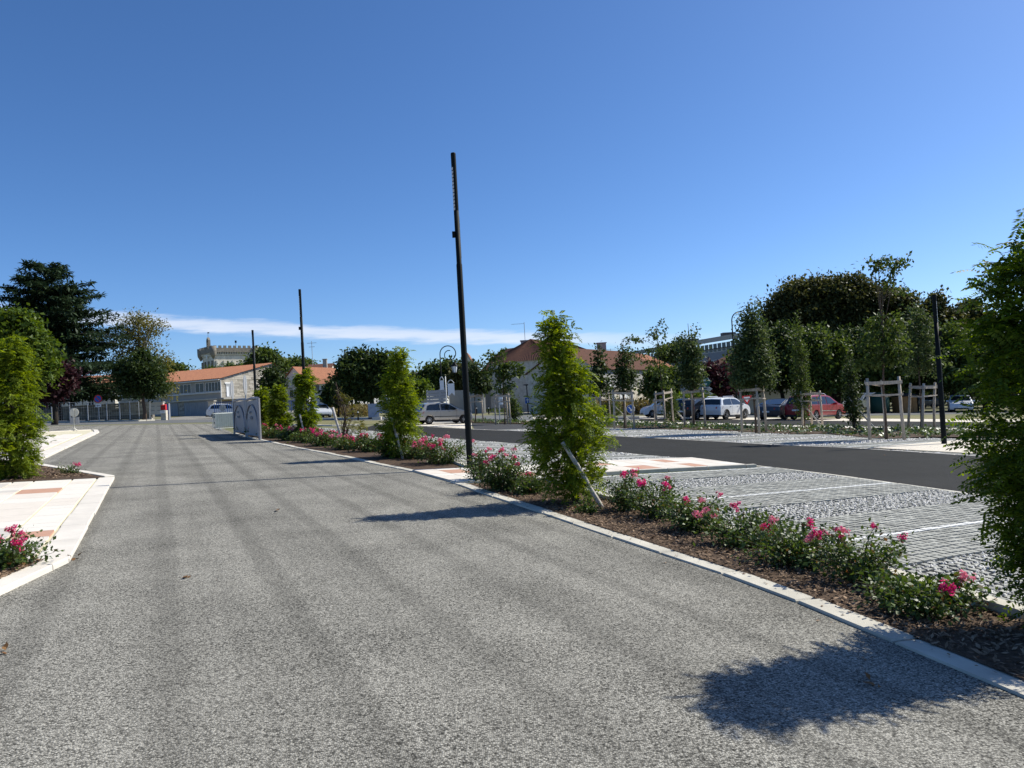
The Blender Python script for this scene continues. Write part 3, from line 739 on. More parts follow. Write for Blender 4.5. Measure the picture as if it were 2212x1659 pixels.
# near one at the right edge of the picture
lo = V3((3.52, 4.95))
locust('dense dark locust tree with fern-like leaves at the near end of the bed', lo, 2.72,
       [(0.03, .08, 0), (.08, .12, 0.0), (.16, .16, .0), (.24, .22, .0), (.33, .35, -.02), (.45, .36, -.02), (.55, .37, -.02), (.64, .30, 0.0), (.74, .25, .0), (.84, .22, .0), (.92, .18, .04), (1.0, .07, .08)], 3200, 22, 'leaf_locust_dark', 0.046, 10, 0.25, stems=4, r0=0.05)
# further ones along the road
specs = [  # px base, py base, top py, half width px, seed, dark, label
    (868, 990, 755, 42, 31, 'locust tree with a bent yellow-green tip behind the rose hedge'),
    (664, 952, 800, 21, 33, 'slim locust tree third from the steel panels along the rose hedge'),
    (607, 944, 836, 19, 34, 'slim locust tree second from the steel panels along the rose hedge'),
    (568, 940, 842, 17, 35, 'slim locust tree standing right beside the steel panels')]
for (px, py, ty, hw, sd, lb) in specs:
    lo = gp(px, py); D = lo.y; k = ppm(D); h = (py - ty) / k; w = hw / k
    prof = [(z, r * w / 0.5 * (1.15 if sd != 31 else 1), (0.25 if (sd == 31 and z > .82) else 0.0) * (z - .82) * 4) for z, r in COLP]
    if sd != 31: prof = [(0, .12 * w), (.08, .55 * w), (.25, w), (.45, .95 * w), (.6, .85 * w), (.8, .72 * w), (.93, .5 * w), (1, .12 * w)]
    locust(lb, lo, h, prof, 3000 if sd == 31 else 1700, sd, 'leaf_locust', 0.08 if sd == 31 else 0.115, 5, 0.24, stems=4, twigs=30)
    if sd in (31, 33): stake(lo, (0.12, -0.5, -0.05), (-0.15, -0.45, 1.15), 0.035, 'pale slanting stake on the bent-tip locust behind the roses' if sd == 31 else 'pale slanting stake low on the third slim locust along the roses')
# the half bare one with a birch stake
lo = gp(742, 968); k = ppm(lo.y)
locust('nearly bare yellowing locust with thin stems and a birch stake', lo, 2.45, [(0, .1, 0), (.15, .5, 0), (.3, .75, .05), (.45, .7, .15), (.6, .45, .1), (.8, .25, -.1), (1, .06, -.15)], 230, 41, 'leaf_autumn', 0.06, 6, 0.2, stems=9, twigs=90, r0=0.022)
stake(lo, (0.15, -0.45, -0.05), (-0.22, -0.40, 1.45), 0.045, 'white birch stake leaning at the nearly bare locust')
# left of the road
lo = gp(26, 1040); k = ppm(lo.y); h = (1040 - 742) / k
locust('broad bright locust tree in the bed behind the cream paving', lo, h, [(0, .12, 0), (.06, .30, .05), (.14, .52, .05), (.28, .46, .08), (.42, .45, .06), (.55, .44, .05), (.68, .38, .05), (.8, .30, .1), (.9, .22, .16), (1.0, .05, .18)], 4200, 51, 'leaf_locust', 0.062, 7, 0.2, stems=5, r0=0.045)
stake(lo, (0.02, -0.5, -0.05), (-0.02, -0.35, 1.35), 0.038, 'pale stake upright in front of the broad locust by the cream paving')

# ---------------------------------------------------------------- roses
def petals_ball(n, r, rg):
    C = unit(rg.normal(size=(n, 3))) * r * rg.uniform(0.35, 1, n)[:, None]; d = unit(C); s = unit(np.cross(d, rg.normal(size=(n, 3)))); t = np.cross(d, s)
    w = r * 0.55 * rg.uniform(0.8, 1.2, n)[:, None]
    V = np.stack([C - s * w * .5, C + t * w * .55 + d * w * .1, C + s * w * .5, C - t * w * .4 + d * w * .35], 1).reshape(-1, 3)
    return V, np.arange(4 * n).reshape(-1, 4)
FLOWERS = []
for k in range(6):
    rg = np.random.default_rng(70 + k); Vs = []; 
    for b in range(6 + k % 3):
        V, Q = petals_ball(22, 0.024, rg); Vs.append(V + rg.normal(size=3) * np.array([0.016, 0.016, 0.012]))
    V = np.concatenate(Vs); FLOWERS.append(np_mesh('flower', V, np.arange(len(V)).reshape(-1, 4), 'petal' if k < 4 else 'petal_pale'))
def rose(label, loc, w, h, nst, nfl, seed, lsize=0.044, per=46, dens=1.0, fscale=1.0, brown=0.05, tall=0.25):
    rg = np.random.default_rng(seed); t = thing('rose_bush', label, 'rose bush', loc, 0, 'low pink rose bushes in the planted strip')
    mb = MB(); LP = []; LO = []; tips = []
    for s in range(int(nst * 1.35)):
        a = rg.uniform(0, 6.28); r = w * rg.uniform(0.15, 1.0) ** 0.8; hh = h * (rg.uniform(0.45, 0.85) if rg.random() > tall else rg.uniform(0.85, 1.05)) * (1 - 0.35 * (r / w) ** 2)
        p0 = np.array([math.cos(a) * w * 0.15, math.sin(a) * w * 0.15, 0]); p2 = np.array([math.cos(a) * r, math.sin(a) * r, hh]); p1 = np.array([p2[0] * .45, p2[1] * .45, hh * 0.75])
        T = np.linspace(0, 1, 6)[:, None]; P = (1 - T) ** 2 * p0 + 2 * T * (1 - T) * p1 + T * T * p2
        mb.tube(P.tolist(), [0.005, 0.005, 0.004, 0.004, 0.003, 0.002], 4); tips.append(p2)
        n = int(per * 1.05 * dens); tt = rg.uniform(0.12, 1, n)[:, None]; q = (1 - tt) ** 2 * p0 + 2 * tt * (1 - tt) * p1 + tt * tt * p2
        q = q + rg.normal(size=(n, 3)) * np.array([0.055, 0.055, 0.04]) * (0.6 + w * 0.9); LP.append(q)
        o = unit(q - np.array([0, 0, h * 0.2])); LO.append(o)
    part('stems', mb, 'twig', t)
    P = np.concatenate(LP); O = np.concatenate(LO); k = P[:, 2] > 0.02; P, O = P[k], O[k]
    br = rg.random(len(P)) < brown
    V, Q = leaf_quads(P[~br], lsize, rg, O[~br], updir=0.55, aspect=0.62); part('foliage', np_mesh('foliage', V, Q, 'leaf_rose'), None, t)
    if br.sum() > 3:
        V, Q = leaf_quads(P[br], lsize, rg, O[br], aspect=0.62); part('dry_foliage', np_mesh('dry_foliage', V, Q, 'leaf_rose_brown'), None, t)
    tips = sorted(tips, key=lambda p: -p[2] - rg.uniform(0, h * 0.5))
    for i in range(min(nfl, len(tips))):
        o = link('flower', FLOWERS[int(rg.integers(0, 6))], t); o.location = tips[i] + np.array([0, 0, 0.01]); o.rotation_euler = (0, 0, rg.uniform(0, 6)); s = fscale * 1.12 * rg.uniform(0.6, 1.3); o.scale = (s, s, s)
    return t
rose('low spreading rose bush at the bare end of the bed, hardly flowering', gp(1990, 1322), 0.50, 0.30, 34, 2, 101, per=60, tall=0.1)
rose('upright rose bush with arching canes leaning over the parking kerb', gp(1850, 1262), 0.46, 0.50, 20, 6, 102, per=50, tall=0.6)
rose('bushy rose with several pink heads next to the arching one', gp(1715, 1224), 0.58, 0.42, 32, 6, 103, per=58)
rose('wide rose bush with one big red head hanging low over the mulch', gp(1600, 1183), 0.58, 0.42, 30, 4, 104, per=56)
rose('rose bush with dense glossy leaves in the middle of the near bed', gp(1510, 1150), 0.56, 0.45, 32, 3, 105, per=56)
rose('rose bush with tall canes topped by two pink heads', gp(1425, 1122), 0.54, 0.52, 26, 4, 106, per=52, tall=0.4)
rose('tall rose cane with a full red head near the leaning stake', gp(1355, 1106), 0.46, 0.58, 22, 4, 107, per=52, tall=0.4)
rose('small sprawling rose shoots at the foot of the leaning stake', gp(1268, 1112), 0.20, 0.22, 10, 0, 108, per=40)
rose('large rose bush with long shoots between the path and the tall locust', gp(1090, 1062), 0.62, 0.72, 46, 9, 109, per=60, lsize=0.048, tall=0.35)
rose('rounded rose bush beside the cream path close to the tall locust', gp(1140, 1070), 0.34, 0.38, 26, 1, 110, per=56)
rose('rose bush growing round the foot of the tall lamp post', gp(1035, 1040), 0.36, 0.70, 26, 3, 111, per=50)
fr = [(955, 1003, .75, .72, 17, 'rose bush thick with pink heads next to the cream path'), (905, 992, .62, .62, 15, 'flowering rose bush under the bent-tip locust'), (850, 988, .6, .55, 10, 'rose bush leaning on the kerb before the bent-tip locust'), (800, 977, .65, .6, 9, 'rose bush between the birch stake and the bent-tip locust'),
      (752, 972, .65, .55, 8, 'rose bush at the foot of the birch stake'), (705, 964, .7, .6, 9, 'rose bush between the nearly bare locust and the third slim locust'), (668, 957, .7, .6, 9, 'rose bush under the third slim locust from the panels'), (630, 952, .75, .6, 9, 'rose bush between the second and third slim locusts'),
      (596, 947, .75, .6, 8, 'rose bush under the second slim locust from the panels'), (563, 943, .75, .6, 8, 'rose bush under the slim locust beside the panels'), (540, 938, .7, .5, 6, 'rose bush at the foot of the steel panels')]
for i, (px, py, w, h, nf, lb) in enumerate(fr):
    rose(lb, gp(px, py), w * 1.25, h, 44, nf, 120 + i, lsize=0.062 + 0.002 * i, per=40, fscale=1.25 + 0.06 * i, brown=0.10, tall=0.3)
rose('pale pink rose bush in the small bed in front of the cream paving', gp(8, 1240), 0.42, 0.42, 30, 7, 140, per=48)
rose('lone pink rose stem leaning over the kerb behind the cream paving', gp(150, 1028), 0.30, 0.28, 12, 1, 141, per=34)
rose('small rose clump low in the bed behind the cream paving', gp(-20, 1036), 0.45, 0.4, 20, 0, 142, per=40)

# ---------------------------------------------------------------- young trees held by wooden frames
def frame(label, loc, h, w, rz, seed, lean=(0, 0)):
    rg = random.Random(seed); t = thing('stake_tripod', label, 'tree stake', loc, rz, 'wooden three-post frames round the young trees')
    tops = []
    for a in (0.2, 2.3, 4.4):
        b = Vector((math.cos(a) * w, math.sin(a) * w, -0.1)); tp = Vector((math.cos(a) * w * 0.92 + lean[0], math.sin(a) * w * 0.92 + lean[1], h * rg.uniform(0.97, 1.05)))
        m = b.lerp(tp, 0.5) + Vector((rg.uniform(-.03, .03), rg.uniform(-.03, .03), 0)); part('post', MB().tube([b, m, tp], [0.058, 0.055, 0.05], 8), 'stake_wood', t, smooth=True); tops.append((b, tp))
    for i in range(3):
        for z, th in ((0.92, 0.115), (0.74, 0.055)):
            p = tops[i][0].lerp(tops[i][1], z); q = tops[(i + 1) % 3][0].lerp(tops[(i + 1) % 3][1], z + rg.uniform(-.02, .02)); e_ = (q - p).normalized() * 0.08
            off_ = Vector((p.x + q.x, p.y + q.y, 0)).normalized() * 0.055
            part('rail', MB().bar(p - e_ + off_, q + e_ + off_, 0.025, th), 'stake_wood', t)
    return t
def young(label, flabel, px, py, specs, leaf, seed, nclump=160, per=20, rcl=0.22, lsize=0.16, fh=2.1, fw=0.6, lean=(0, 0), r0=0.05, sparse=False, hollow=0.2):
    lo = gp(px, py); D = lo.y
    t = tree('young_tree', label, lo, px_blobs(lo, D, specs), 0, r0, leaf, 'bark_brown', nclump, per, rcl * .75, lsize, seed, 'young trees tied to wooden frames', hollow=hollow, nl=1)
    if flabel: frame(flabel, lo, fh, fw, 0.3 + seed, seed, lean)
    return t
# cone shaped maples: stacks of shrinking lobes
def cone(px0, ytop, pxb, ybot, hw, n=6):
    out = []
    for i in range(n):
        f = (i + 0.5) / n; w = hw * (0.02 + 1.05 * f) if f < .8 else hw * (1.0 - (f - .8) * 1.2); out.append((px0 + (pxb - px0) * f, ytop + (ybot - ytop) * f, w, (ybot - ytop) / n * 0.8))
    return out
young('big leafy young maple with pointed crown on a wooden frame', 'wooden frame round the big pointed young maple', 1633, 937, cone(1622, 648, 1628, 828, 54, 7), 'leaf_maple', 201, 250, 30, 0.26, 0.12)
young('slender young maple with a narrow spire behind a skewed frame', 'skewed wooden frame below the spired young maple', 1500, 924, cone(1499, 696, 1490, 830, 30, 6) + [(1474, 740, 10, 22)], 'leaf_maple', 202, 125, 20, 0.24, 0.135, lean=(0.12, 0))
young('thin airy young tree with spreading top branches, second in the far bed', 'wooden frame below the thin airy tree in the far bed', 1437, 916, [(1372, 735, 20, 6), (1385, 765, 22, 10), (1415, 720, 16, 16), (1432, 712, 9, 22), (1425, 755, 26, 16), (1460, 745, 20, 6), (1405, 785, 24, 8), (1430, 810, 20, 26)], 'leaf_green', 203, 70, 9, 0.16, 0.17, r0=0.04)
young('dark young tree with an egg shaped crown left of the blue arrow sign', 'wooden frame left of the round blue arrow sign', 1350, 927, cone(1346, 735, 1350, 838, 26, 5), 'leaf_dark', 204, 90, 17, 0.24, 0.135)
young('dark slim young tree in front of the sunlit house', 'wooden frame partly hidden behind the tall locust', 1302, 912, cone(1293, 744, 1297, 850, 26, 5), 'leaf_dark', 205, 75, 11, 0.26, 0.22)
young('airy young tree before the grey gable of the big house', 'wooden frame in front of the big house gable', 1090, 917, [(1060, 770, 18, 10), (1088, 775, 12, 24), (1075, 800, 22, 14), (1110, 805, 20, 14), (1085, 830, 22, 18), (1120, 795, 10, 8)], 'leaf_green', 206, 70, 10, 0.22, 0.22)
young('round dark young tree behind the tall lamp post', 'wooden frame right behind the tall lamp post', 1026, 914, [(1031, 815, 24, 32), (1024, 800, 18, 22), (1040, 830, 18, 22)], 'leaf_dark', 207, 90, 12, 0.28, 0.24)
young('tall spindly young tree with feathery top rising above the others', 'tall wooden frame of the feathery spindly tree', 1915, 951, [(1905, 575, 18, 20), (1880, 565, 20, 5), (1935, 580, 20, 16), (1953, 562, 10, 6), (1915, 612, 18, 16), (1940, 628, 16, 4), (1912, 700, 36, 22), (1885, 740, 34, 24), (1935, 750, 34, 30), (1905, 775, 40, 20), (1870, 785, 26, 8)], 'leaf_green', 208, 170, 10, 0.15, 0.13, fh=2.15, fw=0.62, r0=0.045)
young('young maple with bare lower branches beside the slanted frame', 'slanted wooden frame next to the right lamp post', 1990, 930, [(1985, 720, 30, 40), (1975, 770, 34, 36), (2005, 780, 32, 40), (1985, 700, 20, 40)], 'leaf_maple', 209, 115, 18, 0.26, 0.125, lean=(-0.25, 0))
frame('wooden frame standing behind the red car', gp(1755, 922), 1.9, 0.55, 1.0, 44)
frame('wooden frame between the airy tree and the skewed frame', gp(1432, 914), 1.6, 0.5, 0.4, 45)
# columnar shrubs with slanting stakes
def column(label, px, py, ty, hw, seed, leaf='leaf_green', nclump=150, per=16, lsize=0.12, stk=None, slabel=None):
    lo = gp(px, py); D = lo.y; k = ppm(D); h = (py - ty) / k; w = hw / k
    bl = [(0, 0, h * f, w * s, w * s, h * 0.12) for f, s in ((.18, .6), (.3, 1.0), (.45, .95), (.6, .85), (.75, .7), (.9, .4), (.97, .2))]
    rg = np.random.default_rng(seed); t = thing('columnar_shrub', label, 'shrub', lo, 0, 'columnar shrubs in the far bed')
    mb = MB()
    for s in range(7): 
        a = rg.uniform(0, 6.28); mb.tube([(math.cos(a) * .06, math.sin(a) * .06, -0.05), (math.cos(a) * w * .5, math.sin(a) * w * .5, h * .4), (math.cos(a) * w * .3, math.sin(a) * w * .3, h * .85)], [0.016, 0.011, 0.004], 4)
    part('stems', mb, 'bark_brown', t)
    P, O = blobs_pts(bl, nclump, per, 0.13, rg, 0.2); V, Q = leaf_quads(P, lsize, rg, O); part('foliage', np_mesh('foliage', V, Q, leaf), None, t)
    if stk: stake(lo, (stk, -0.1, -0.05), (-0.25 * (1 if stk > 0 else -1), -0.05, 1.55), 0.04, slabel, 'stake_birch', 'slanting stakes at the columnar shrubs')
column('tall columnar shrub in front of the red car', 1736, 922, 695, 17, 301, nclump=260, stk=0.95, slabel='slanting pole leaning below the tall columnar shrub by the red car')
column('shorter dark columnar shrub right of the red car', 1846, 929, 770, 14, 302, 'leaf_dark', 170, stk=0.95, slabel='long slanting pole reaching down to the tall feathery tree frame')
column('thin half bare columnar shrub before the black car', 1452, 915, 828, 15, 303, nclump=120, stk=0.9, slabel='slanting pole at the thin shrub before the black car')
column('low bushy multi-stem shrub left of the round blue sign', 1322, 911, 838, 19, 304, nclump=130, stk=1.3, slabel='slanting pole at the bushy shrub left of the round blue sign')
column('thin columnar shrub below the one-way arrow sign', 1112, 912, 850, 14, 305, nclump=90, lsize=0.15, stk=0.7, slabel='slanting pole at the thin shrub below the arrow sign')
# ground cover of the far bed
rg = np.random.default_rng(9)
q = scatter_poly(PBw + [gp(*p) for p in PBf[::-1]], 1500, rg); cl = q[rg.random(len(q)) < 0.55]
P = np.repeat(np.stack([cl[:, 0], cl[:, 1], -SLOPE * cl[:, 0] + 0.12], 1), 14, 0) + rg.normal(size=(len(cl) * 14, 3)) * np.array([0.14, 0.14, 0.05])
V, Q = leaf_quads(P, 0.12, rg, None, updir=0.75, aspect=0.8)
tag(link('ground_cover', np_mesh('ground_cover', V, Q, 'leaf_ivy'), None, 'stuff'), 'low leafy ground cover spreading over the far planting bed', 'ground cover')

# ---------------------------------------------------------------- background trees
def trunk_ok(name): return name not in ('shrub', 'birch_tree')
def far_tree(label, px, depth, specs, leaf, seed, nclump, per, rcl, lsize, r0=0.25, bark='bark_dark', name='tree', group=None, **kw):
    lo = gd(px, depth); bl = px_blobs(lo, depth, specs)
    if nclump >= 80 and trunk_ok(name):        # knobbly outline: small lobes standing out of the big ones
        rb = np.random.default_rng(seed + 999); extra_ = []
        for b in bl:
            for _ in range(5):
                d = unit(rb.normal(size=3)); d[2] = abs(d[2]) * 1.1 - 0.15; f = rb.uniform(0.16, 0.34); q = rb.uniform(0.85, 1.08)
                extra_.append((b[0] + d[0] * b[3] * q, b[1] + d[1] * b[4] * q, b[2] + d[2] * b[5] * q, b[3] * f, b[4] * f, b[5] * f * 1.1))
        bl = [(b[0], b[1], b[2], b[3] * .93, b[4] * .93, b[5] * .93) for b in bl] + extra_; kw.setdefault('nl', 1)
    return tree(name, label, lo, bl, 0, r0, leaf, bark, nclump, per, rcl, lsize, seed, group, **kw)
far_tree('broad light green tree in front of the cedar', 20, 58, [(10, 740, 60, 62), (65, 755, 42, 48), (-30, 760, 60, 60), (40, 810, 60, 40), (85, 800, 26, 30), (30, 700, 36, 28)], 'leaf_lime', 401, 330, 36, 0.42, 0.33, name='broadleaf_tree')
far_tree('purple leaved tree under the cedar', 116, 66, [(112, 828, 34, 32), (128, 815, 26, 24), (100, 840, 24, 20)], 'leaf_purple', 402, 130, 30, 0.4, 0.34, name='plum_tree')
far_tree('round clipped green street tree by the mesh fence', 312, 77, [(300, 800, 44, 40), (316, 815, 38, 34), (290, 825, 34, 26), (330, 835, 28, 22)], 'leaf_dark', 403, 260, 34, 0.34, 0.30, 0.2, 'bark_brown', name='lime_tree')
far_tree('yellowish birch with drooping twigs behind the round street tree', 300, 92, [(290, 710, 30, 28), (275, 745, 34, 36), (315, 730, 26, 36), (345, 790, 26, 34), (350, 835, 22, 22), (262, 800, 22, 40), (300, 690, 22, 14), (330, 705, 18, 12)], 'leaf_birch', 404, 250, 16, 0.55, 0.30, 0.25, 'bark_pale', name='birch_tree', aspect=0.45)
# cedar: flat tiers of branches
def cedar(label, px, depth, py_top, half_px, seed):
    rg = np.random.default_rng(seed); lo = gd(px, depth); k = ppm(depth); topz = at(px - 20, py_top, depth).z - lo.z; t = thing('cedar_tree', label, 'tree', lo, 0)
    mb = MB(); mb.tube([(0, 0, -.3), (-.1, 0, topz * .5), (-.6, 0, topz * .97)], [0.6, 0.38, 0.05], 8); C = []; D = []
    for i in range(190):
        f = rg.uniform(0.10, 0.99); z = topz * f; a = rg.uniform(0, 6.28); L = half_px / k * (1.02 - f) ** 0.62 * rg.uniform(0.5, 1.1) + 0.5
        d = np.array([math.cos(a), math.sin(a), rg.uniform(0.05, 0.3)]); x0 = np.array([-.6 * f, 0, z]); e_ = x0 + d * L + np.array([0, 0, -0.06 * L * L / 4 if f < .5 else 0.05 * L])
        mb.tube([x0, x0 + d * L * .5, e_], [0.11 * (1.1 - f), 0.06, 0.015], 4)
        n = int(125 * L / 3); s = rg.uniform(0.15, 1.0, n); w = (0.25 + 0.5 * np.sin(s * 2.8)) * L * 0.32
        sd = np.array([-d[1], d[0], 0]); p = x0 + np.outer(s, e_ - x0) + np.outer(rg.uniform(-1, 1, n) * w, sd); p[:, 2] += rg.normal(size=n) * 0.06 - 0.12 * s; C.append(p); D.append(np.tile(unit(d + 0.0), (n, 1)) + rg.normal(size=(n, 3)) * 0.4)
    part('trunk', mb, 'bark_dark', t, smooth=True); P = np.concatenate(C); O = unit(np.concatenate(D))
    V, Q = leaf_quads(P, 0.62, rg, O, updir=0.9, aspect=0.32, flat=0.5); part('crown', np_mesh('crown', V, Q, 'leaf_cedar'), None, t); return t
cedar('tall dark blue-green cedar with flat layered branches', 123, 84, 566, 195, 405)
# row of trees above and beside the stone garage house
for i, (px, D, sp, lb) in enumerate([(573, 150, [(575, 776, 24, 16), (600, 790, 18, 14), (555, 790, 20, 14)], 'rounded tree crown above the white chimney'), (500, 190, [(505, 803, 30, 7), (465, 806, 24, 6), (540, 797, 18, 8)], 'tree crowns showing over the long tiled roof'), (380, 170, [(375, 803, 26, 10), (350, 800, 16, 14)], 'tree crown left of the long tiled roof'),
     (640, 180, [(630, 790, 22, 9), (655, 795, 18, 8)], 'low tree crown between the chimney and the small houses')]):
    far_tree(lb, px, D, sp, 'leaf_green', 420 + i, 110, 26, 0.8, 0.7, 0.3, name='broadleaf_tree')
far_tree('small conifer tip behind the little white houses', 614, 180, [(614, 785, 3, 9), (614, 793, 5, 7)], 'leaf_dark', 431, 30, 18, 0.4, 0.5, 0.15, name='conifer_tree')
far_tree('small dark tree in front of the tall white chimney', 589, 88, [(588, 812, 17, 20), (600, 830, 15, 16), (578, 828, 14, 14)], 'leaf_dark', 432, 80, 16, 0.4, 0.34, 0.12, 'bark_brown', name='young_tree')
far_tree('wide dense plane tree with upright shoots beside the info panel', 803, 72, [(770, 812, 44, 40), (810, 805, 44, 44), (835, 820, 36, 36), (790, 835, 46, 26), (745, 820, 24, 22), (760, 775, 12, 14), (783, 768, 9, 14), (812, 770, 10, 14), (835, 778, 10, 12)], 'leaf_dark', 433, 360, 34, 0.36, 0.34, 0.3, 'bark_brown', name='plane_tree')
far_tree('round dark shrub tree by the white house wall', 731, 84, [(731, 845, 26, 22), (722, 855, 20, 16)], 'leaf_dark', 434, 110, 26, 0.4, 0.36, 0.15, name='shrub')
far_tree('rounded tree behind the curled lamp, lighter at the top', 960, 112, [(945, 812, 26, 24), (975, 805, 26, 24), (925, 822, 22, 20), (900, 825, 18, 16), (955, 835, 40, 12)], 'leaf_green', 435, 260, 26, 0.6, 0.5, 0.3, name='broadleaf_tree')
far_tree('dark tree directly behind the tall lamp post', 1000, 104, [(998, 820, 24, 26), (1012, 830, 20, 20)], 'leaf_chestnut', 436, 130, 26, 0.55, 0.5, 0.3, name='broadleaf_tree')
far_tree('small light bush beside the grey wall behind the silver car', 902, 92, [(905, 835, 16, 14), (890, 850, 16, 12)], 'leaf_lime', 437, 60, 22, 0.4, 0.36, 0.1, name='shrub')
far_tree('cedar top showing above the low tiled wing', 1110, 190, [(1110, 772, 8, 7), (1106, 780, 13, 6)], 'leaf_cedar', 438, 30, 20, 0.6, 0.8, 0.2, name='cedar_tree')
# right hand side
far_tree('huge dark chestnut tree with two rounded domes', 1800, 92, [(1725, 680, 62, 62), (1770, 650, 52, 46), (1840, 665, 58, 54), (1895, 670, 58, 58), (1930, 710, 38, 40), (1690, 715, 42, 44), (1800, 725, 70, 34), (1735, 630, 26, 20), (1768, 618, 20, 14), (1850, 628, 30, 20), (1885, 636, 22, 16)], 'leaf_chestnut', 451, 620, 70, 0.62, 0.40, 0.5, name='chestnut_tree')
far_tree('dark pointed tree behind the right lamp post', 2010, 112, [(2020, 660, 14, 26), (2015, 695, 32, 32), (2040, 700, 34, 28)], 'leaf_chestnut', 452, 170, 30, 0.6, 0.55, 0.4, name='broadleaf_tree')
far_tree('dark tree with a stepped top at the right of the pointed one', 2095, 114, [(2095, 680, 20, 22), (2085, 710, 40, 30), (2125, 705, 28, 26)], 'leaf_chestnut', 453, 170, 30, 0.6, 0.55, 0.4, name='broadleaf_tree')
row = [(1600, 'at the crooked lamp end of the row'), (1690, 'behind the dark saloon'), (1765, 'behind the red car'), (1840, 'behind the shorter columnar shrub'), (1910, 'behind the feathery spindly tree'), (1980, 'behind the slanted frame'), (2055, 'right of the right lamp post'), (2130, 'behind the near locust tree'), (2210, 'at the far right end of the row')]
for i, (px, lb) in enumerate(row):
    yt = 712 if i not in (0,) else 770
    far_tree('pollarded tree of the dense dark row, ' + lb, px, 69 + (i % 2) * 3, [(px, yt + 46, 52, 46), (px - 30, yt + 62, 36, 42), (px + 30, yt + 58, 36, 42), (px, yt + 94, 56, 30), (px + 10, yt + 112, 40, 14)] if i else [(1600, 800, 30, 34), (1585, 825, 30, 24), (1625, 812, 26, 36)], 'leaf_lime' if i in (7,) else ('leaf_green' if i in (2, 4, 6) else 'leaf_dark'), 460 + i, 230, 32, 0.42, 0.34, 0.22, name='pollard_tree', group='dense row of pollarded trees')
far_tree('leafy green bush left of the green direction sign', 1437, 62, [(1437, 818, 36, 24), (1420, 840, 26, 18), (1460, 830, 24, 22)], 'leaf_green', 480, 150, 28, 0.32, 0.30, 0.12, name='shrub')
far_tree('purple leaved tree behind the white car', 1543, 60, [(1545, 815, 28, 28), (1530, 835, 24, 22), (1558, 840, 20, 20)], 'leaf_purple', 481, 150, 28, 0.32, 0.30, 0.15, name='plum_tree')
far_tree('dark tree over the long school front', 1465, 130, [(1465, 760, 22, 14), (1440, 765, 16, 10)], 'leaf_dark', 482, 80, 24, 0.6, 0.55, 0.3, name='broadleaf_tree')
far_tree('low hedge shrub behind the black car', 1480, 57, [(1470, 862, 30, 8), (1510, 862, 20, 8)], 'leaf_lime', 483, 50, 20, 0.25, 0.25, 0.05, name='shrub', trunk=False)
# dry ornamental grass and scrub
def tuft_field(label, poly, n, h, seed, leaf='grass_dry'):
    rg = np.random.default_rng(seed); q = scatter_poly([gp(*p) for p in poly], n, rg); m = 9
    P = np.repeat(np.stack([q[:, 0], q[:, 1], -SLOPE * q[:, 0]], 1), m, 0) + rg.normal(size=(n * m, 3)) * np.array([0.22, 0.22, 0]); P[:, 2] += rg.uniform(0, h, n * m)
    O = np.tile(np.array([0, 0, 1.0]), (n * m, 1)) + rg.normal(size=(n * m, 3)) * 0.5
    V, Q = leaf_quads(P, h * 0.55, rg, O, aspect=0.22); tag(link('dry_grass', np_mesh('dry_grass', V, Q, leaf), None, 'stuff'), label, 'grass')
tuft_field('mass of dry brownish ornamental grass before the plane tree', [(690, 900), (800, 901), (800, 893), (690, 891)], 420, 1.1, 5)
tuft_field('dry scrub along the front of the sunlit house', [(1290, 897.5), (1420, 895.5), (1420, 891), (1290, 892)], 300, 1.2, 6)
tuft_field('low dry scrub beside the street behind the lamp post', [(1000, 893), (1130, 893.5), (1130, 890), (1000, 890)], 160, 0.5, 7, 'leaf_green')

for i, px in enumerate((1640, 1720, 1800, 1880, 1945, 2020, 2100, 2190, 2280)):  # deeper row added to cast shade on the ground behind the cars
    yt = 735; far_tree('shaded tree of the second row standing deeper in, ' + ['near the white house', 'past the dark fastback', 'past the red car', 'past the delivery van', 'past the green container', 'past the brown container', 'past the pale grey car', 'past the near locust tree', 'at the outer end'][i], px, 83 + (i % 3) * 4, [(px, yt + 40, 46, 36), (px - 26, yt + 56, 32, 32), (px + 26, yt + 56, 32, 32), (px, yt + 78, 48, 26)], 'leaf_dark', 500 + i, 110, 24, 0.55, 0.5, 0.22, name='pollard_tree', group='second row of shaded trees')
# dark leaves added to stand for the deep shade behind the row
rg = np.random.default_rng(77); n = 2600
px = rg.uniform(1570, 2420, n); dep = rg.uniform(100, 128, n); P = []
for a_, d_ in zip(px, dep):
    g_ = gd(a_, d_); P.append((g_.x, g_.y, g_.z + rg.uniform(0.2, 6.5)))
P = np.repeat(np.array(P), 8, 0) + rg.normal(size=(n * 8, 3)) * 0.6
V, Q = leaf_quads(P, 0.75, rg, None); tag(link('shade_backing', np_mesh('shade_backing', V, Q, 'leaf_dark'), None, 'stuff'), 'dark mass of undergrowth closing the view behind the row of trees', 'wood')
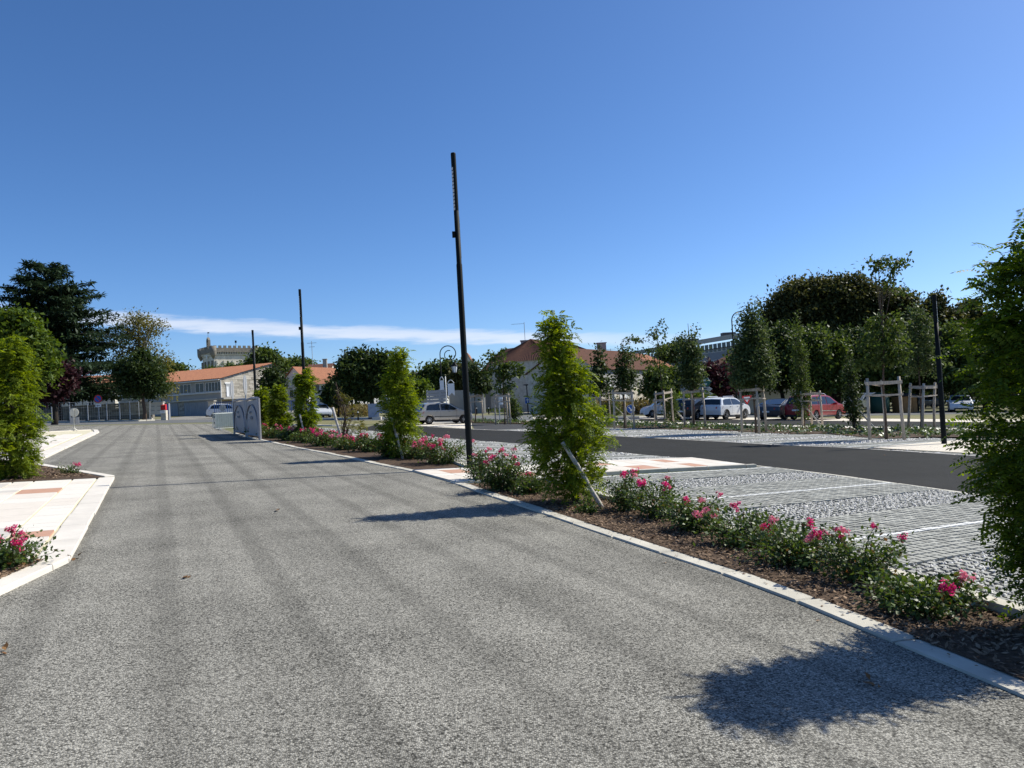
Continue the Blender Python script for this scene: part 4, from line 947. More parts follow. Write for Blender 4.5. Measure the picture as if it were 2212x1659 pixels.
# ================================================================ buildings
mk('render_grey', (0.40, 0.385, 0.36), 0.9, var=0.08, vs_=1.2, bump=0.1, bs=30)
mk('render_white', (0.72, 0.71, 0.68), 0.9, var=0.06, vs_=1.0, bump=0.1, bs=30)
mk('render_cream', (0.58, 0.54, 0.47), 0.9, var=0.16, vs_=0.9, bump=0.3, bs=20)
mk('stone_light', (0.60, 0.54, 0.44), 0.9, var=0.22, island=True, bump=0.4, bs=20)
mk('stone_grey', (0.56, 0.51, 0.43), 0.9, col2=(0.30, 0.27, 0.22), island=True, bump=0.4, bs=20)
mk('mortar', (0.24, 0.215, 0.18), 0.95, var=0.2, vs_=8)
mk('rubble', (0.46, 0.40, 0.31), 0.95, col2=(0.70, 0.65, 0.55), vs_=2.2, bump=0.8, bs=7)
mk('tower_stone', (0.50, 0.46, 0.385), 0.95, col2=(0.78, 0.72, 0.60), vs_=0.55, bump=0.8, bs=3, detail=8)
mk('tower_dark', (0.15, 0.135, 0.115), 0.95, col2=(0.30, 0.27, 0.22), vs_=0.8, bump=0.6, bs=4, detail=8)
mk('tile_orange', (0.46, 0.20, 0.105), 0.9, col2=(0.24, 0.105, 0.065), vs_=4.5, bump=0.3, bs=14, detail=8)
mk('tile_brown', (0.185, 0.078, 0.048), 0.9, col2=(0.085, 0.042, 0.030), vs_=4.5, bump=0.3, bs=14, detail=8)
mk('slate', (0.09, 0.09, 0.095), 0.8, var=0.2, vs_=2)
mk('glass_dark', (0.020, 0.025, 0.03), 0.12, var=0.3, vs_=0.8, spec=0.35)
mk('paint_white', (0.78, 0.77, 0.74), 0.6, var=0.05, vs_=2)
mk('wood_grey', (0.36, 0.37, 0.38), 0.85, var=0.25, vs_=4, aniso=(4, 4, 0.3))
mk('shutter_white', (0.74, 0.75, 0.76), 0.7, var=0.05, vs_=2)
mk('metal_black', (0.006, 0.008, 0.008), 0.6, var=0.1, vs_=3, spec=0.12)
mk('metal_grey', (0.29, 0.29, 0.31), 0.5, var=0.12, vs_=3, metal=0.3)
mk('metal_zinc', (0.42, 0.43, 0.43), 0.5, var=0.15, vs_=5, metal=0.55)
mk('school_grey', (0.22, 0.235, 0.27), 0.85, var=0.08, vs_=0.8)
mk('concrete_panel', (0.36, 0.34, 0.31), 0.9, var=0.12, vs_=1.0)

class Facade:
    """a vertical plane through two ground points; pixel rectangles become boxes on it"""
    def __init__(s, A, B, root):
        s.A = Vector((A.x, A.y, 0)); s.d = Vector((B.x - A.x, B.y - A.y, 0)); s.L = s.d.length; s.d.normalize(); s.n = Vector((s.d.y, -s.d.x, 0)); s.root = root
        if (s.A + s.d * s.L * .5 - Vector((0, 0, 0))).dot(s.n) > 0: s.n = -s.n     # towards the eye
        s.o = Vector(root.location); s.o.z = 0
    def uz(s, px, py):
        r = ray(px, py); t = (s.A - EYEP).dot(s.n) / r.dot(s.n); p = EYEP + r * t; return (p - s.A).dot(s.d), p.z
    def pt(s, u, z, out=0.0): 
        p = s.A + s.d * u + s.n * out; return Vector((p.x - s.root.location.x, p.y - s.root.location.y, z - s.root.location.z))
    def box(s, mb, u0, u1, z0, z1, o0, o1):
        P = [s.pt(u, z, o) for z in (z0, z1) for o in (o0, o1) for u in (u0, u1)]
        return mb.add(P, [(0, 1, 3, 2), (4, 6, 7, 5), (0, 4, 5, 1), (2, 3, 7, 6), (0, 2, 6, 4), (1, 5, 7, 3)])
    def window(s, u, z, w, h, panes=2, shut=None, frame_m='paint_white', sill=True, parent=None, name='window'):
        fr = MB(); t = 0.07
        s.box(fr, u - w / 2, u + w / 2, z, z + t, 0.0, 0.05); s.box(fr, u - w / 2, u + w / 2, z + h - t, z + h, 0.0, 0.05)
        s.box(fr, u - w / 2, u - w / 2 + t, z + t, z + h - t, 0.0, 0.05); s.box(fr, u + w / 2 - t, u + w / 2, z + t, z + h - t, 0.0, 0.05)
        for k in range(1, panes): x = u - w / 2 + w * k / panes; s.box(fr, x - t / 2, x + t / 2, z + t, z + h - t, 0.0, 0.045)
        wn = part(name, fr, frame_m, s.root)
        for k in range(panes):
            x0 = u - w / 2 + t + (w - 2 * t) * k / panes; x1 = u - w / 2 + t + (w - 2 * t) * (k + 1) / panes
            part('pane', s.box(MB(), x0 + .01, x1 - .01, z + t, z + h - t, 0.0, 0.02), 'glass_dark', wn)
        if sill: part('sill', s.box(MB(), u - w / 2 - .08, u + w / 2 + .08, z - .12, z, 0.0, 0.12), 'stone_light', wn)
        if shut:
            for sd in (-1, 1): part('shutter', s.box(MB(), u + sd * (w / 2 + 0.03) - (shut if sd < 0 else 0), u + sd * (w / 2 + 0.03) + (shut if sd > 0 else 0), z, z + h, 0.0, 0.06), 'shutter_white', s.root)
        return wn
def wavy_roof(A, B, C, D, period=0.30, amp=0.05):
    """corrugated tile slope: eave A-B, ridge D-C; furrows run from eave to ridge"""
    mb = MB(); n = max(2, int((B - A).length / (period / 2))); up = (B - A).cross(D - A).normalized()
    if up.z < 0: up = -up
    V = []; k = 4
    for j in range(k + 1):
        f = j / k
        for i in range(n + 1):
            t = i / n; p = A.lerp(B, t).lerp(D.lerp(C, t), f); V.append(p + up * (amp if i % 2 else 0))
    Fc = [(j * (n + 1) + i, j * (n + 1) + i + 1, (j + 1) * (n + 1) + i + 1, (j + 1) * (n + 1) + i) for j in range(k) for i in range(n)]
    mb.add(V, Fc)
    return mb
def stones_on(fc, region, root, m, rowh=0.24, seed=1, lmin=0.3, lmax=0.75, out=0.05, name='stone_facing'):
    """coursed stones on a facade; region(u, z) says where"""
    rg = random.Random(seed); mb = MB(); z = region[2]
    while z < region[3]:
        h = rowh * rg.uniform(0.75, 1.2); u = region[0] - rg.uniform(0, lmin)
        while u < region[1]:
            L = rg.uniform(lmin, lmax); a, b = max(u, region[0]), min(u + L, region[1])
            if b - a > 0.08 and region[4]((a + b) / 2, z + h / 2): fc.box(mb, a + .012, b - .012, z + .012, z + h - .012, 0.0, out * rg.uniform(0.5, 1.3))
            u += L
        z += h
    return part(name, mb, m, root, kind='stuff')

# ---- stone garage house with the long tiled roof
D0 = 105.0
C0 = gd(480, D0); root = thing('garage_house', 'long low house with orange tiles, grey garage front and stone gable', 'house', C0)
fd = Vector((-0.90, 0.42, 0)).normalized(); gdv = Vector((0.45, 0.89, 0)).normalized()
Lf, Lg = 21.0, 12.5
zr = lambda px, py, dep: at(px, py, dep).z
ze = zr(477, 817, D0) - C0.z; zrd = zr(546, 788, D0 + Lg * 0.8 * .89) - C0.z
fA, fB = C0, C0 + fd * Lf; gB = C0 + gdv * Lg
zb = -1.5
loc = lambda p, z: Vector((p.x - C0.x, p.y - C0.y, z))
rdg = C0 + gdv * Lg * 0.8
part('wall', MB().prism([loc(fA, zb), loc(gB, zb), loc(gB, ze * 1.10), loc(rdg, zrd), loc(fA, ze)], fd * Lf), 'render_grey', root)
fr_ = Facade(fA, fB, root); ga_ = Facade(fA, gB, root)
slope = lambda u, z: z < (ze + (zrd - ze) * min(1, u / (Lg * 0.8))) + C0.z - 0.15 if u < Lg * .8 else z < C0.z + zrd - (u - Lg * .8) * .5 - 0.15
u1, z1 = ga_.uz(503, 868); 
stones_on(ga_, (0.02, Lg, C0.z - 0.5, C0.z + zrd, slope), root, 'stone_grey', 0.27, 3, 0.35, 0.9)
up_ = 0.12
e_out = -gdv * 0.5
rf = part('roof', wavy_roof(loc(fA + e_out - fd * .4, ze - .15 + up_), loc(fB + e_out, ze - .15 + up_), loc(rdg + fd * Lf, zrd + up_), loc(rdg - fd * .4, zrd + up_), 0.34, 0.07), 'tile_orange', root)
part('roof', wavy_roof(loc(rdg - fd * .4, zrd + up_), loc(rdg + fd * Lf, zrd + up_), loc(gB + gdv * .3 + fd * Lf, ze * 1.08 + up_), loc(gB + gdv * .3 - fd * .4, ze * 1.08 + up_), 0.34, 0.07), 'tile_orange', root)
part('gutter', MB().tube([loc(fA + e_out * 1.1 - fd * .3, ze - .2), loc(fB + e_out * 1.1, ze - .2)], 0.08, 6), 'paint_white', root)
part('drainpipe', MB().tube([loc(fA - gdv * .12 - fd * .12, ze - .2), loc(fA - gdv * .12 - fd * .12, 0)], 0.07, 6), 'paint_white', root)
# front: window band, ledge, garage doors
for (xa, xb, n) in ((443, 478, 5), (421, 441, 2), (380, 413, 4), (345, 372, 4), (300, 335, 4)):
    a, zt = fr_.uz(xa, 823 + (478 - xa) * .056); b, _ = fr_.uz(xb, 825); zt = C0.z + ze - 0.45; fr_.window((a + b) / 2, zt - 1.35, abs(b - a) - .1, 1.35, n, sill=False)
part('ledge', fr_.box(MB(), -0.1, Lf, C0.z + ze - 2.0, C0.z + ze - 1.85, 0.0, 0.25), 'paint_white', root)
part('ledge', fr_.box(MB(), -0.1, Lf, C0.z + 2.35, C0.z + 2.55, 0.0, 0.35), 'render_cream', root)
for (xa, xb) in ((399, 452), (352, 385), (462, 476)):
    a, _ = fr_.uz(xa, 885); b, _ = fr_.uz(xb, 885); a, b = min(a, b), max(a, b); dr = part('garage_door', fr_.box(MB(), a, b, C0.z - .3, C0.z + 2.2, 0.0, 0.06), 'wood_grey', root)
    n = max(2, int((b - a) / 0.5))
    for k in range(n): part('door_board', fr_.box(MB(), a + (b - a) * k / n + .02, a + (b - a) * (k + 1) / n - .02, C0.z - .25, C0.z + 2.15, 0.06, 0.085), 'wood_grey', dr)
for (xa, xb) in ((386, 398), (453, 461)):
    a, _ = fr_.uz(xa, 885); b, _ = fr_.uz(xb, 885); a, b = min(a, b), max(a, b); stones_on(fr_, (a, b, C0.z - .3, C0.z + 2.3, lambda u, z: True), root, 'stone_grey', 0.24, 7, 0.3, 0.6, name='stone_pillar')
# gable door, canopy, steps
a, zt = ga_.uz(487, 829); b, zb2 = ga_.uz(497, 858); zb2, zt = sorted((zt, zb2)); ga_.box(MB(), 0, 0, 0, 0, 0, 0)
dd_ = part('door', ga_.box(MB(), min(a, b), max(a, b) + .2, zb2, zt, 0.0, 0.09), 'wood_grey', root); part('door_panel', ga_.box(MB(), min(a, b) + .05, min(a, b) + (abs(b - a)) * .6, zb2 + .1, zt - .4, 0.09, 0.12), 'shutter_white', dd_)
part('door_lintel', ga_.box(MB(), min(a, b) - .2, max(a, b) + .4, zt, zt + .2, 0.0, 0.12), 'paint_white', root)
part('landing', ga_.box(MB(), min(a, b) - 1.6, max(a, b) + 1.2, zb2 - .3, zb2 - .05, 0.0, 1.3), 'concrete_panel', root)
part('canopy', ga_.box(MB(), max(a, b) + .6, max(a, b) + 4.2, zb2 - 1.2, zb2 - 1.0, 0.0, 1.5), 'slate', root)

# ---- the castle keep far behind
DT = 400.0; T0 = gd(468, DT); tw = thing('castle_keep', 'square medieval stone keep with battlements and a bell arch', 'tower', T0)
k = ppm(DT); ztop = at(468, 746, DT).z - T0.z
dl = Vector((-0.66, 0.75, 0)).normalized(); dr_ = Vector((0.75, 0.66, 0)).normalized()
Ll, Lr = 18.0, 22.0
def tp(a, b, z, o=0): p = dl * a + dr_ * b; return Vector((p.x, p.y, z))
part('wall', MB().prism([tp(0, 0, -8), tp(0, Lr, -8), tp(Ll, Lr, -8), tp(Ll, 0, -8)], (0, 0, ztop + 8 - 5.5)), 'tower_stone', tw)
def ring(mb, o, z0, z1): 
    mb.prism([tp(-o, -o, z0), tp(-o, Lr + o, z0), tp(Ll + o, Lr + o, z0), tp(Ll + o, -o, z0)], (0, 0, z1 - z0))
mb = MB(); ring(mb, 0.35, ztop - 5.4, ztop - 4.6); part('string_course', mb, 'tower_stone', tw)
mb = MB(); ring(mb, 1.3, ztop - 3.6, ztop - 1.3); part('parapet', mb, 'tower_dark', tw)
mb = MB()
for i in range(26):
    f = i / 25; mb.box(tp(-0.75, f * (Lr + 1) - .5, ztop - 4.1), (0.42, 0.42, 1.0), math.atan2(dr_.y, dr_.x)); 
for i in range(22):
    f = i / 21; mb.box(tp(f * (Ll + 1) - .5, -0.75, ztop - 4.1), (0.42, 0.42, 1.0), math.atan2(dl.y, dl.x))
part('corbels', mb, 'tower_stone', tw, kind='stuff')
for i in range(9): part('merlon', MB().box(tp(-1.0, (i + .5) / 9 * (Lr + 2) - 1, ztop - .7), (1.45, 0.7, 1.3), math.atan2(dr_.y, dr_.x)), 'tower_dark', tw)
for i in range(8): part('merlon', MB().box(tp((i + .5) / 8 * (Ll + 2) - 1, -1.0, ztop - .7), (1.4, 0.7, 1.3), math.atan2(dl.y, dl.x)), 'tower_dark', tw)
for (a, b) in ((-0.6, -0.6), (-0.6, Lr + .6), (Ll + .6, -0.6)):
    q = tp(a, b, 0); part('turret', MB().lathe([(0.3, ztop - 7.2), (1.6, ztop - 4.8), (1.75, ztop - 3.4), (1.75, ztop - .4)], 14, c=(q.x, q.y, 0)), 'tower_dark', tw, smooth=True)
for f in (.04, .22, .44, .66, .88): part('buttress', MB().box(tp(-0.35, f * Lr + .5, ztop / 2 - 6.5), (1.0, 0.9, ztop - 3), math.atan2(dr_.y, dr_.x)), 'tower_stone', tw)
for f in (.12, .42, .72, .95): part('buttress', MB().box(tp(f * Ll, -0.35, ztop / 2 - 6.5), (1.2, 0.9, ztop - 3), math.atan2(dl.y, dl.x)), 'tower_dark', tw)  # darker than the sunny side: shade of the unlit face put into the colour
for f, z in ((.33, 9), (.55, 10.5), (.77, 9.5)): part('window', MB().box(tp(-0.02, f * Lr, ztop - z), (0.7, 0.12, 1.3), math.atan2(dr_.y, dr_.x)), 'glass_dark', tw)
ck = part('clock', MB().lathe([(0.9, -0.1), (0.9, 0.0)], 20, axis='Y', c=(0, 0, 0)), 'paint_white', tw)
ck.location = tp(Ll * .5, -0.6, ztop - 5.6); ck.rotation_euler = (0, 0, math.atan2(dl.y, dl.x) + math.pi)
bp = tp(Ll * .45, 0.2, 0); ang = math.atan2(dl.y, dl.x); mb = MB(); Rz = Matrix.Rotation(ang, 3, 'Z')
for sx in (-1.15, 1.15): mb.box(bp + Rz @ Vector((sx, 0, ztop + 1.2)), (0.7, 1.2, 4.0), ang)
mb.prism([bp + Rz @ Vector(p) for p in ((-1.5, -.6, ztop + 3.2), (1.5, -.6, ztop + 3.2), (1.5, -.6, ztop + 3.7), (0, -.6, ztop + 5.2), (-1.5, -.6, ztop + 3.7))], Rz @ Vector((0, 1.2, 0)))
part('bell_arch', mb, 'tower_dark', tw)
part('bell', MB().lathe([(0.05, 1.4), (0.35, 1.2), (0.45, 0.6), (0.7, 0.2)], 12, c=(bp.x, bp.y, ztop + .9)), 'metal_black', tw)
part('weather_vane', MB().tube([bp + Vector((0, 0, ztop + 5.1)), bp + Vector((0, 0, ztop + 8))], 0.08, 5).box(bp + Vector((0.2, 0, ztop + 7.7)), (1.0, 0.15, 0.6)), 'metal_black', tw)
q = tp(0, Lr * .55, ztop); part('antenna', MB().tube([q, q + Vector((0, 0, 2.4))], 0.12, 5).box(q + Vector((0, 0, 2.2)), (0.8, 0.8, 1.2)), 'metal_black', tw)

# ---- generic house: facade A->B seen by the eye, depth away from it
def house(label, pa, da, pb, db, depth, y_eave, roof_h, wall_m, roof_m, name='house', hip=0.0, ridge='front', cat='house', over=0.35):
    A, B = gd(pa, da), gd(pb, db); A = Vector((A.x, A.y, G(A.x))); root = thing(name, label, cat, A)
    d = Vector((B.x - A.x, B.y - A.y, 0)); L = d.length; d.normalize(); n = Vector((-d.y, d.x, 0)); n = n if n.y > 0 else -n
    ze_ = at((pa + pb) / 2, y_eave, (da + db) / 2).z - A.z
    zb_ = -2.5
    P = lambda u, v, z: d * u + n * v + Vector((0, 0, z))
    o = over
    if ridge == 'front':          # ridge parallel to the facade
        part('wall', MB().prism([P(0, 0, zb_), P(0, depth, zb_), P(0, depth, ze_), P(0, depth / 2, ze_ + (roof_h if not hip else 0)), P(0, 0, ze_)], d * L), wall_m, root)
        r0, r1 = P(hip - (0 if hip else o), depth / 2, ze_ + roof_h + .08), P(L - hip + (0 if hip else o), depth / 2, ze_ + roof_h + .08)
        dz = -o * roof_h / (depth / 2) + .08
        part('roof', wavy_roof(P(-o, -o, ze_ + dz), P(L + o, -o, ze_ + dz), r1, r0), roof_m, root); part('roof', wavy_roof(P(-o, depth + o, ze_ + dz), P(L + o, depth + o, ze_ + dz), r1, r0), roof_m, root)
        if hip:
            part('roof', wavy_roof(P(L + o, -o, ze_ + dz), P(L + o, depth + o, ze_ + dz), r1, r1), roof_m, root); part('roof', wavy_roof(P(-o, -o, ze_ + dz), P(-o, depth + o, ze_ + dz), r0, r0), roof_m, root)
    else:                         # gable towards the eye
        part('wall', MB().prism([P(0, 0, zb_), P(L, 0, zb_), P(L, 0, ze_), P(L / 2, 0, ze_ + roof_h), P(0, 0, ze_)], n * depth), wall_m, root)
        dz = -o * roof_h / (L / 2) + .08
        part('roof', wavy_roof(P(-o, -o, ze_ + dz), P(-o, depth + o, ze_ + dz), P(L / 2, depth + o, ze_ + roof_h + .08), P(L / 2, -o, ze_ + roof_h + .08)), roof_m, root)
        part('roof', wavy_roof(P(L + o, -o, ze_ + dz), P(L + o, depth + o, ze_ + dz), P(L / 2, depth + o, ze_ + roof_h + .08), P(L / 2, -o, ze_ + roof_h + .08)), roof_m, root)
    root['_L'] = L
    f = Facade(A, B, root); sideR = Facade(A + d * L, A + d * L + n * depth, root); sideL = Facade(A, A + n * depth, root)
    return root, f, sideR, sideL, ze_, P, L
def chimney(root, P, u, v, z0, z1, w=0.9, dp=0.6, m='concrete_panel'):
    c_ = part('chimney', MB().box(P(u, v, (z0 + z1) / 2), (w, dp, z1 - z0)), m, root); part('chimney_cap', MB().box(P(u, v, z1 + .06), (w + .2, dp + .2, .12)), m, c_)
    return c_
def px_window(f, x0, y0, x1, y1, **kw):
    a, zt = f.uz(x0, y0); b, zb_ = f.uz(x1, y1); w = abs(b - a); return f.window((a + b) / 2, min(zt, zb_), w, abs(zt - zb_), **kw)
# big house with hipped roof: grey gable side and sunlit front hidden by the locust
root, f, sR, sL, ze_, P, L = house('tall stone house with hipped brown tiled roof and two chimneys', 1096, 112, 1176, 104, 13.5, 786, 3.3, 'render_cream', 'tile_brown', hip=4.2)
sunf = sR
chimney(root, P, L * .42, 1.2, ze_ + .3, ze_ + 3.4, 1.3, 0.9); chimney(root, P, L - 1.2, 12.0, ze_ + .5, ze_ + 2.6, 1.3, 0.9)
px_window(f, 1107, 807, 1115, 832, panes=2, shut=0.55); px_window(f, 1110, 786, 1114.5, 794, panes=1, sill=False)
part('cornice', f.box(MB(), 0, L, P(0, 0, ze_).z + Vector(root.location).z - .3, P(0, 0, ze_).z + Vector(root.location).z - .05, 0, .18), 'stone_light', root)
for u in (2.5, 6.5, 10.5):
    sR.window(u, root.location.z + 4.0, 1.1, 1.9, 2, shut=0.55); sR.window(u, root.location.z + 0.8, 1.1, 2.0, 2, shut=0.55)
mb = MB().tube([P(L * .42, 1.2, ze_ + 3.4), P(L * .42, 1.2, ze_ + 6.2)], 0.04, 5)
for i in range(6): mb.bar(P(L * .42, 1.2, ze_ + 6.0) + Vector((-1.6 + i * .3, 0, 0)), P(L * .42, 1.2, ze_ + 6.0) + Vector((-1.6 + i * .3, 0.5, 0)), 0.03)
mb.bar(P(L * .42, 1.2, ze_ + 6.0), P(L * .42, 1.2, ze_ + 6.0) + Vector((-1.9, .2, 0)), 0.04); part('antenna', mb, 'metal_zinc', root)
# right hand front of the same house, turned to the sun
root, f, sR, sL, ze_, P, L = house('sunlit stone wing of the big house with a brown hipped roof', 1205, 100, 1283, 113, 10, 775, 3.0, 'rubble', 'tile_brown', hip=3.5)
chimney(root, P, L - 2.0, 3.2, ze_ + 1.0, ze_ + 3.0, 1.2, 0.9)
for x in (1222, 1248, 1266): px_window(f, x, 803, x + 8, 826, panes=2, shut=0.55); px_window(f, x, 848, x + 8, 872, panes=2, shut=0.55)
part('cornice', f.box(MB(), 0, L, root.location.z + ze_ - .3, root.location.z + ze_ - .05, 0, .2), 'stone_light', root)
# lower wing on the left
root, f, sR, sL, ze_, P, L = house('low wing with brown tiles left of the big stone house', 1046, 108, 1094, 104, 8, 798, 3.0, 'render_grey', 'tile_brown')
px_window(f, 1067, 838, 1076, 856, panes=1, sill=True)
part('door', f.box(MB(), L * .2, L * .2 + 1.1, root.location.z - .5, root.location.z + 2.0, 0, .06), 'wood_grey', root)
# bright house with white shutters
root, f, sR, sL, ze_, P, L = house('two storey rubble stone house with white shutters', 1296, 82, 1432, 98, 9, 797, 2.6, 'rubble', 'tile_brown')
part('eaves_shade', f.box(MB(), 0, L, root.location.z + ze_ - 2.1, root.location.z + ze_ - .1, 0, .05), 'render_grey', root)  # shade on the upper wall, built as a darker grey band
for x in (1322, 1346, 1361, 1403): 
    px_window(f, x - 4, 806, x + 4, 838, panes=2, shut=0.5) if False else px_window(f, x - 3.5, 818, x + 3.5, 838, panes=2, shut=0.52)
    px_window(f, x - 3.5, 850, x + 3.5, 874, panes=2, shut=0.52)
root, f, sR, sL, ze_, P, L = house('sunlit house with orange tiles beside the school front', 1376, 100, 1460, 112, 9, 792, 2.2, 'rubble', 'tile_orange')
# white house behind the purple tree
root, f, sR, sL, ze_, P, L = house('white house with brown roof behind the purple tree', 1515, 80, 1590, 74, 9, 800, 1.9, 'render_white', 'tile_brown')
px_window(f, 1578, 812, 1586, 828, panes=2, frame_m='wood_grey')
part('awning', f.box(MB(), L * .7, L * 1.0, root.location.z + 1.6, root.location.z + 2.2, 0, .8), 'paint_white', root)
# houses at the left
root, f, sR, sL, ze_, P, L = house('white house with tall broad white chimney stack', 562, 118, 612, 122, 10, 832, 2.0, 'render_white', 'tile_orange', name='house')
chimney(root, P, L * .32, 0.6, 0, at(578, 786, 118).z - root.location.z, 1.75, 1.2, 'render_white')
root, f, sR, sL, ze_, P, L = house('small white gabled house with orange tiles behind the slim locusts', 612, 118, 668, 116, 10, 826, 2.4, 'render_white', 'tile_orange', ridge='gable')
px_window(f, 626, 842, 634, 858, panes=2, frame_m='wood_grey'); px_window(f, 650, 842, 656, 856, panes=1, frame_m='wood_grey')
root, f, sR, sL, ze_, P, L = house('white house with low orange roof and long side wall', 672, 108, 735, 104, 14, 829, 2.1, 'render_white', 'tile_orange', ridge='front')
px_window(f, 680, 832, 690, 845, panes=3, frame_m='wood_grey')
root, f, sR, sL, ze_, P, L = house('house with a dark red roof above the small white ones', 662, 150, 712, 150, 9, 808, 2.2, 'render_cream', 'tile_brown')
chimney(root, P, L * .8, 2, ze_ + 1, ze_ + 3.0, .8, .6)
q = P(L * .2, 3, ze_ + 2); part('antenna', MB().tube([q, q + Vector((0, 0, 5))], 0.06, 5).bar(q + Vector((-1, 0, 4.6)), q + Vector((1, 0, 4.6)), .08).bar(q + Vector((-.6, 0, 3.8)), q + Vector((.6, 0, 3.8)), .08), 'metal_zinc', root)
root, f, sR, sL, ze_, P, L = house('white villa with brown roof right of the plane tree', 870, 118, 909, 116, 9, 821, 2.0, 'render_white', 'tile_brown', hip=2.5)
px_window(f, 890, 828, 896, 840, panes=2, frame_m='wood_grey')
root, f, sR, sL, ze_, P, L = house('house with a bright red roof showing behind the lamp post', 1000, 150, 1032, 150, 9, 797, 3.2, 'render_cream', 'tile_orange', ridge='gable')
root, f, sR, sL, ze_, P, L = house('grey farm building with slate roof behind the white chimney', 600, 160, 650, 160, 9, 812, 2.0, 'render_grey', 'slate')
root, f, sR, sL, ze_, P, L = house('pale low building behind the mesh fence', 20, 112, 250, 118, 9, 842, 2.2, 'render_cream', 'tile_orange', name='house')
for x in (70, 110, 150, 190): px_window(f, x, 862, x + 14, 882, panes=2)
# school: long grey block with two rows of windows
A, B = gd(1304, 235), gd(1600, 165); root, f, sR, sL, ze_, P, L = house('long grey school block with rows of windows on two floors', 1304, 235, 1640, 160, 12, 768, 0.05, 'school_grey', 'slate', name='school_building', cat='building', over=0.6)
ztp = at(1316, 771, 232).z
for row, (zo) in enumerate((1.2, 5.0)):
    n = 44
    for i in range(n):
        u = (i + .5) / n * L; f.window(u, ztp - zo - 2.0, L / n * 0.86, 2.0, 1, sill=False)
part('parapet', f.box(MB(), -0.5, L + .5, ztp - .8, ztp + .25, 0.05, 0.5), 'render_grey', root)
for u in (.62, .82): part('roof_vent', MB().box(P(L * u, 3, ztp - root.location.z + .7), (3, 2, 1.0)), 'slate', root)
part('aerial', MB().tube([P(L * .04, 2, ztp - root.location.z), P(L * .04, 2, ztp - root.location.z + 2.6)], .08, 5).bar(P(L * .04, 2, ztp - root.location.z + 2.4) + Vector((-1.5, 0, 0)), P(L * .04, 2, ztp - root.location.z + 2.4) + Vector((1.5, 0, 0)), .1), 'metal_zinc', root)

# ---- walls
def wall_run(name, label, pts, depths, h, t, m, group=None, cap=True, stones=None, seed=1):
    P_ = [gd(p, d_) for p, d_ in zip(pts, depths)]; root = thing(name, label, 'wall', P_[0], 0, group)
    for a, b in zip(P_[:-1], P_[1:]):
        d_ = b - a; d_.z = 0; d_.normalize(); n_ = Vector((-d_.y, d_.x, 0)) * t
        q = [a - P_[0], b - P_[0], b - P_[0] + n_, a - P_[0] + n_]; V = [p + Vector((0, 0, -.4)) for p in q] + [p + Vector((0, 0, h)) for p in q]
        part('wall', MB().add(V, [(0, 1, 5, 4), (1, 2, 6, 5), (2, 3, 7, 6), (3, 0, 4, 7), (4, 5, 6, 7)]), 'mortar' if stones else m, root)
        if cap: part('coping', MB().bar(a - P_[0] + n_ * .5 + Vector((0, 0, h + .04)), b - P_[0] + n_ * .5 + Vector((0, 0, h + .04)), t + .12, .1), 'concrete_panel', root)
        if stones:
            fc = Facade(a, b, root); stones_on(fc, (0, fc.L, P_[0].z - .2, P_[0].z + h - .05, lambda u, z: True), root, stones, 0.26, seed, 0.3, 0.8)
    return root
wall_run('stone_wall', 'old brown stone wall behind the wire mesh fence', [20, 130, 330], [92, 90, 88], 1.25, 0.4, 'rubble', stones='stone_grey', seed=4)
wall_run('stone_wall', 'low pale stone wall below the blue railing', [482, 540, 640], [78, 77, 80], 0.55, 0.35, 'rubble', stones='stone_light', seed=5)
wall_run('garden_wall', 'tall grey wall behind the stacked direction boards', [872, 925], [98, 96], 2.6, 0.3, 'rubble')
wall_run('garden_wall', 'long grey wall running to the low tiled wing', [972, 1046], [99, 93], 3.0, 0.3, 'render_grey', cap=False)
wall_run('garden_wall', 'low dark wall in front of the sunlit house', [1296, 1420], [78, 74], 1.1, 0.3, 'render_grey')
wall_run('garden_wall', 'dark timber screen wall beside the white house', [1500, 1585], [66, 64], 1.8, 0.2, 'wood_grey', cap=False)
# ================================================================ lamp posts
mk('lens', (0.55, 0.53, 0.50), 0.25, var=0.1, spec=0.8)
mk('lamp_glass', (0.75, 0.78, 0.80), 0.15, var=0.1, spec=0.8)
mk('sign_white', (0.80, 0.80, 0.80), 0.5, var=0.02)
mk('sign_back', (0.36, 0.36, 0.36), 0.55, var=0.08, metal=0.2)
mk('sign_grey', (0.30, 0.31, 0.32), 0.6, var=0.06)
mk('sign_blue', (0.015, 0.10, 0.42), 0.45, var=0.05)
mk('sign_red', (0.55, 0.03, 0.03), 0.5, var=0.05)
mk('sign_green', (0.012, 0.10, 0.085), 0.5, var=0.05)
mk('lettering', (0.50, 0.53, 0.55), 0.6, var=0.05)
mk('lettering_dark', (0.05, 0.05, 0.055), 0.6, var=0.05)
mk('cream_metal', (0.62, 0.59, 0.50), 0.55, var=0.05)
mk('rubber', (0.018, 0.018, 0.018), 0.85, var=0.2)
mk('rail_blue', (0.02, 0.075, 0.24), 0.5, var=0.08)
mk('sheeting', (0.23, 0.27, 0.26), 0.5, var=0.15, vs_=5)
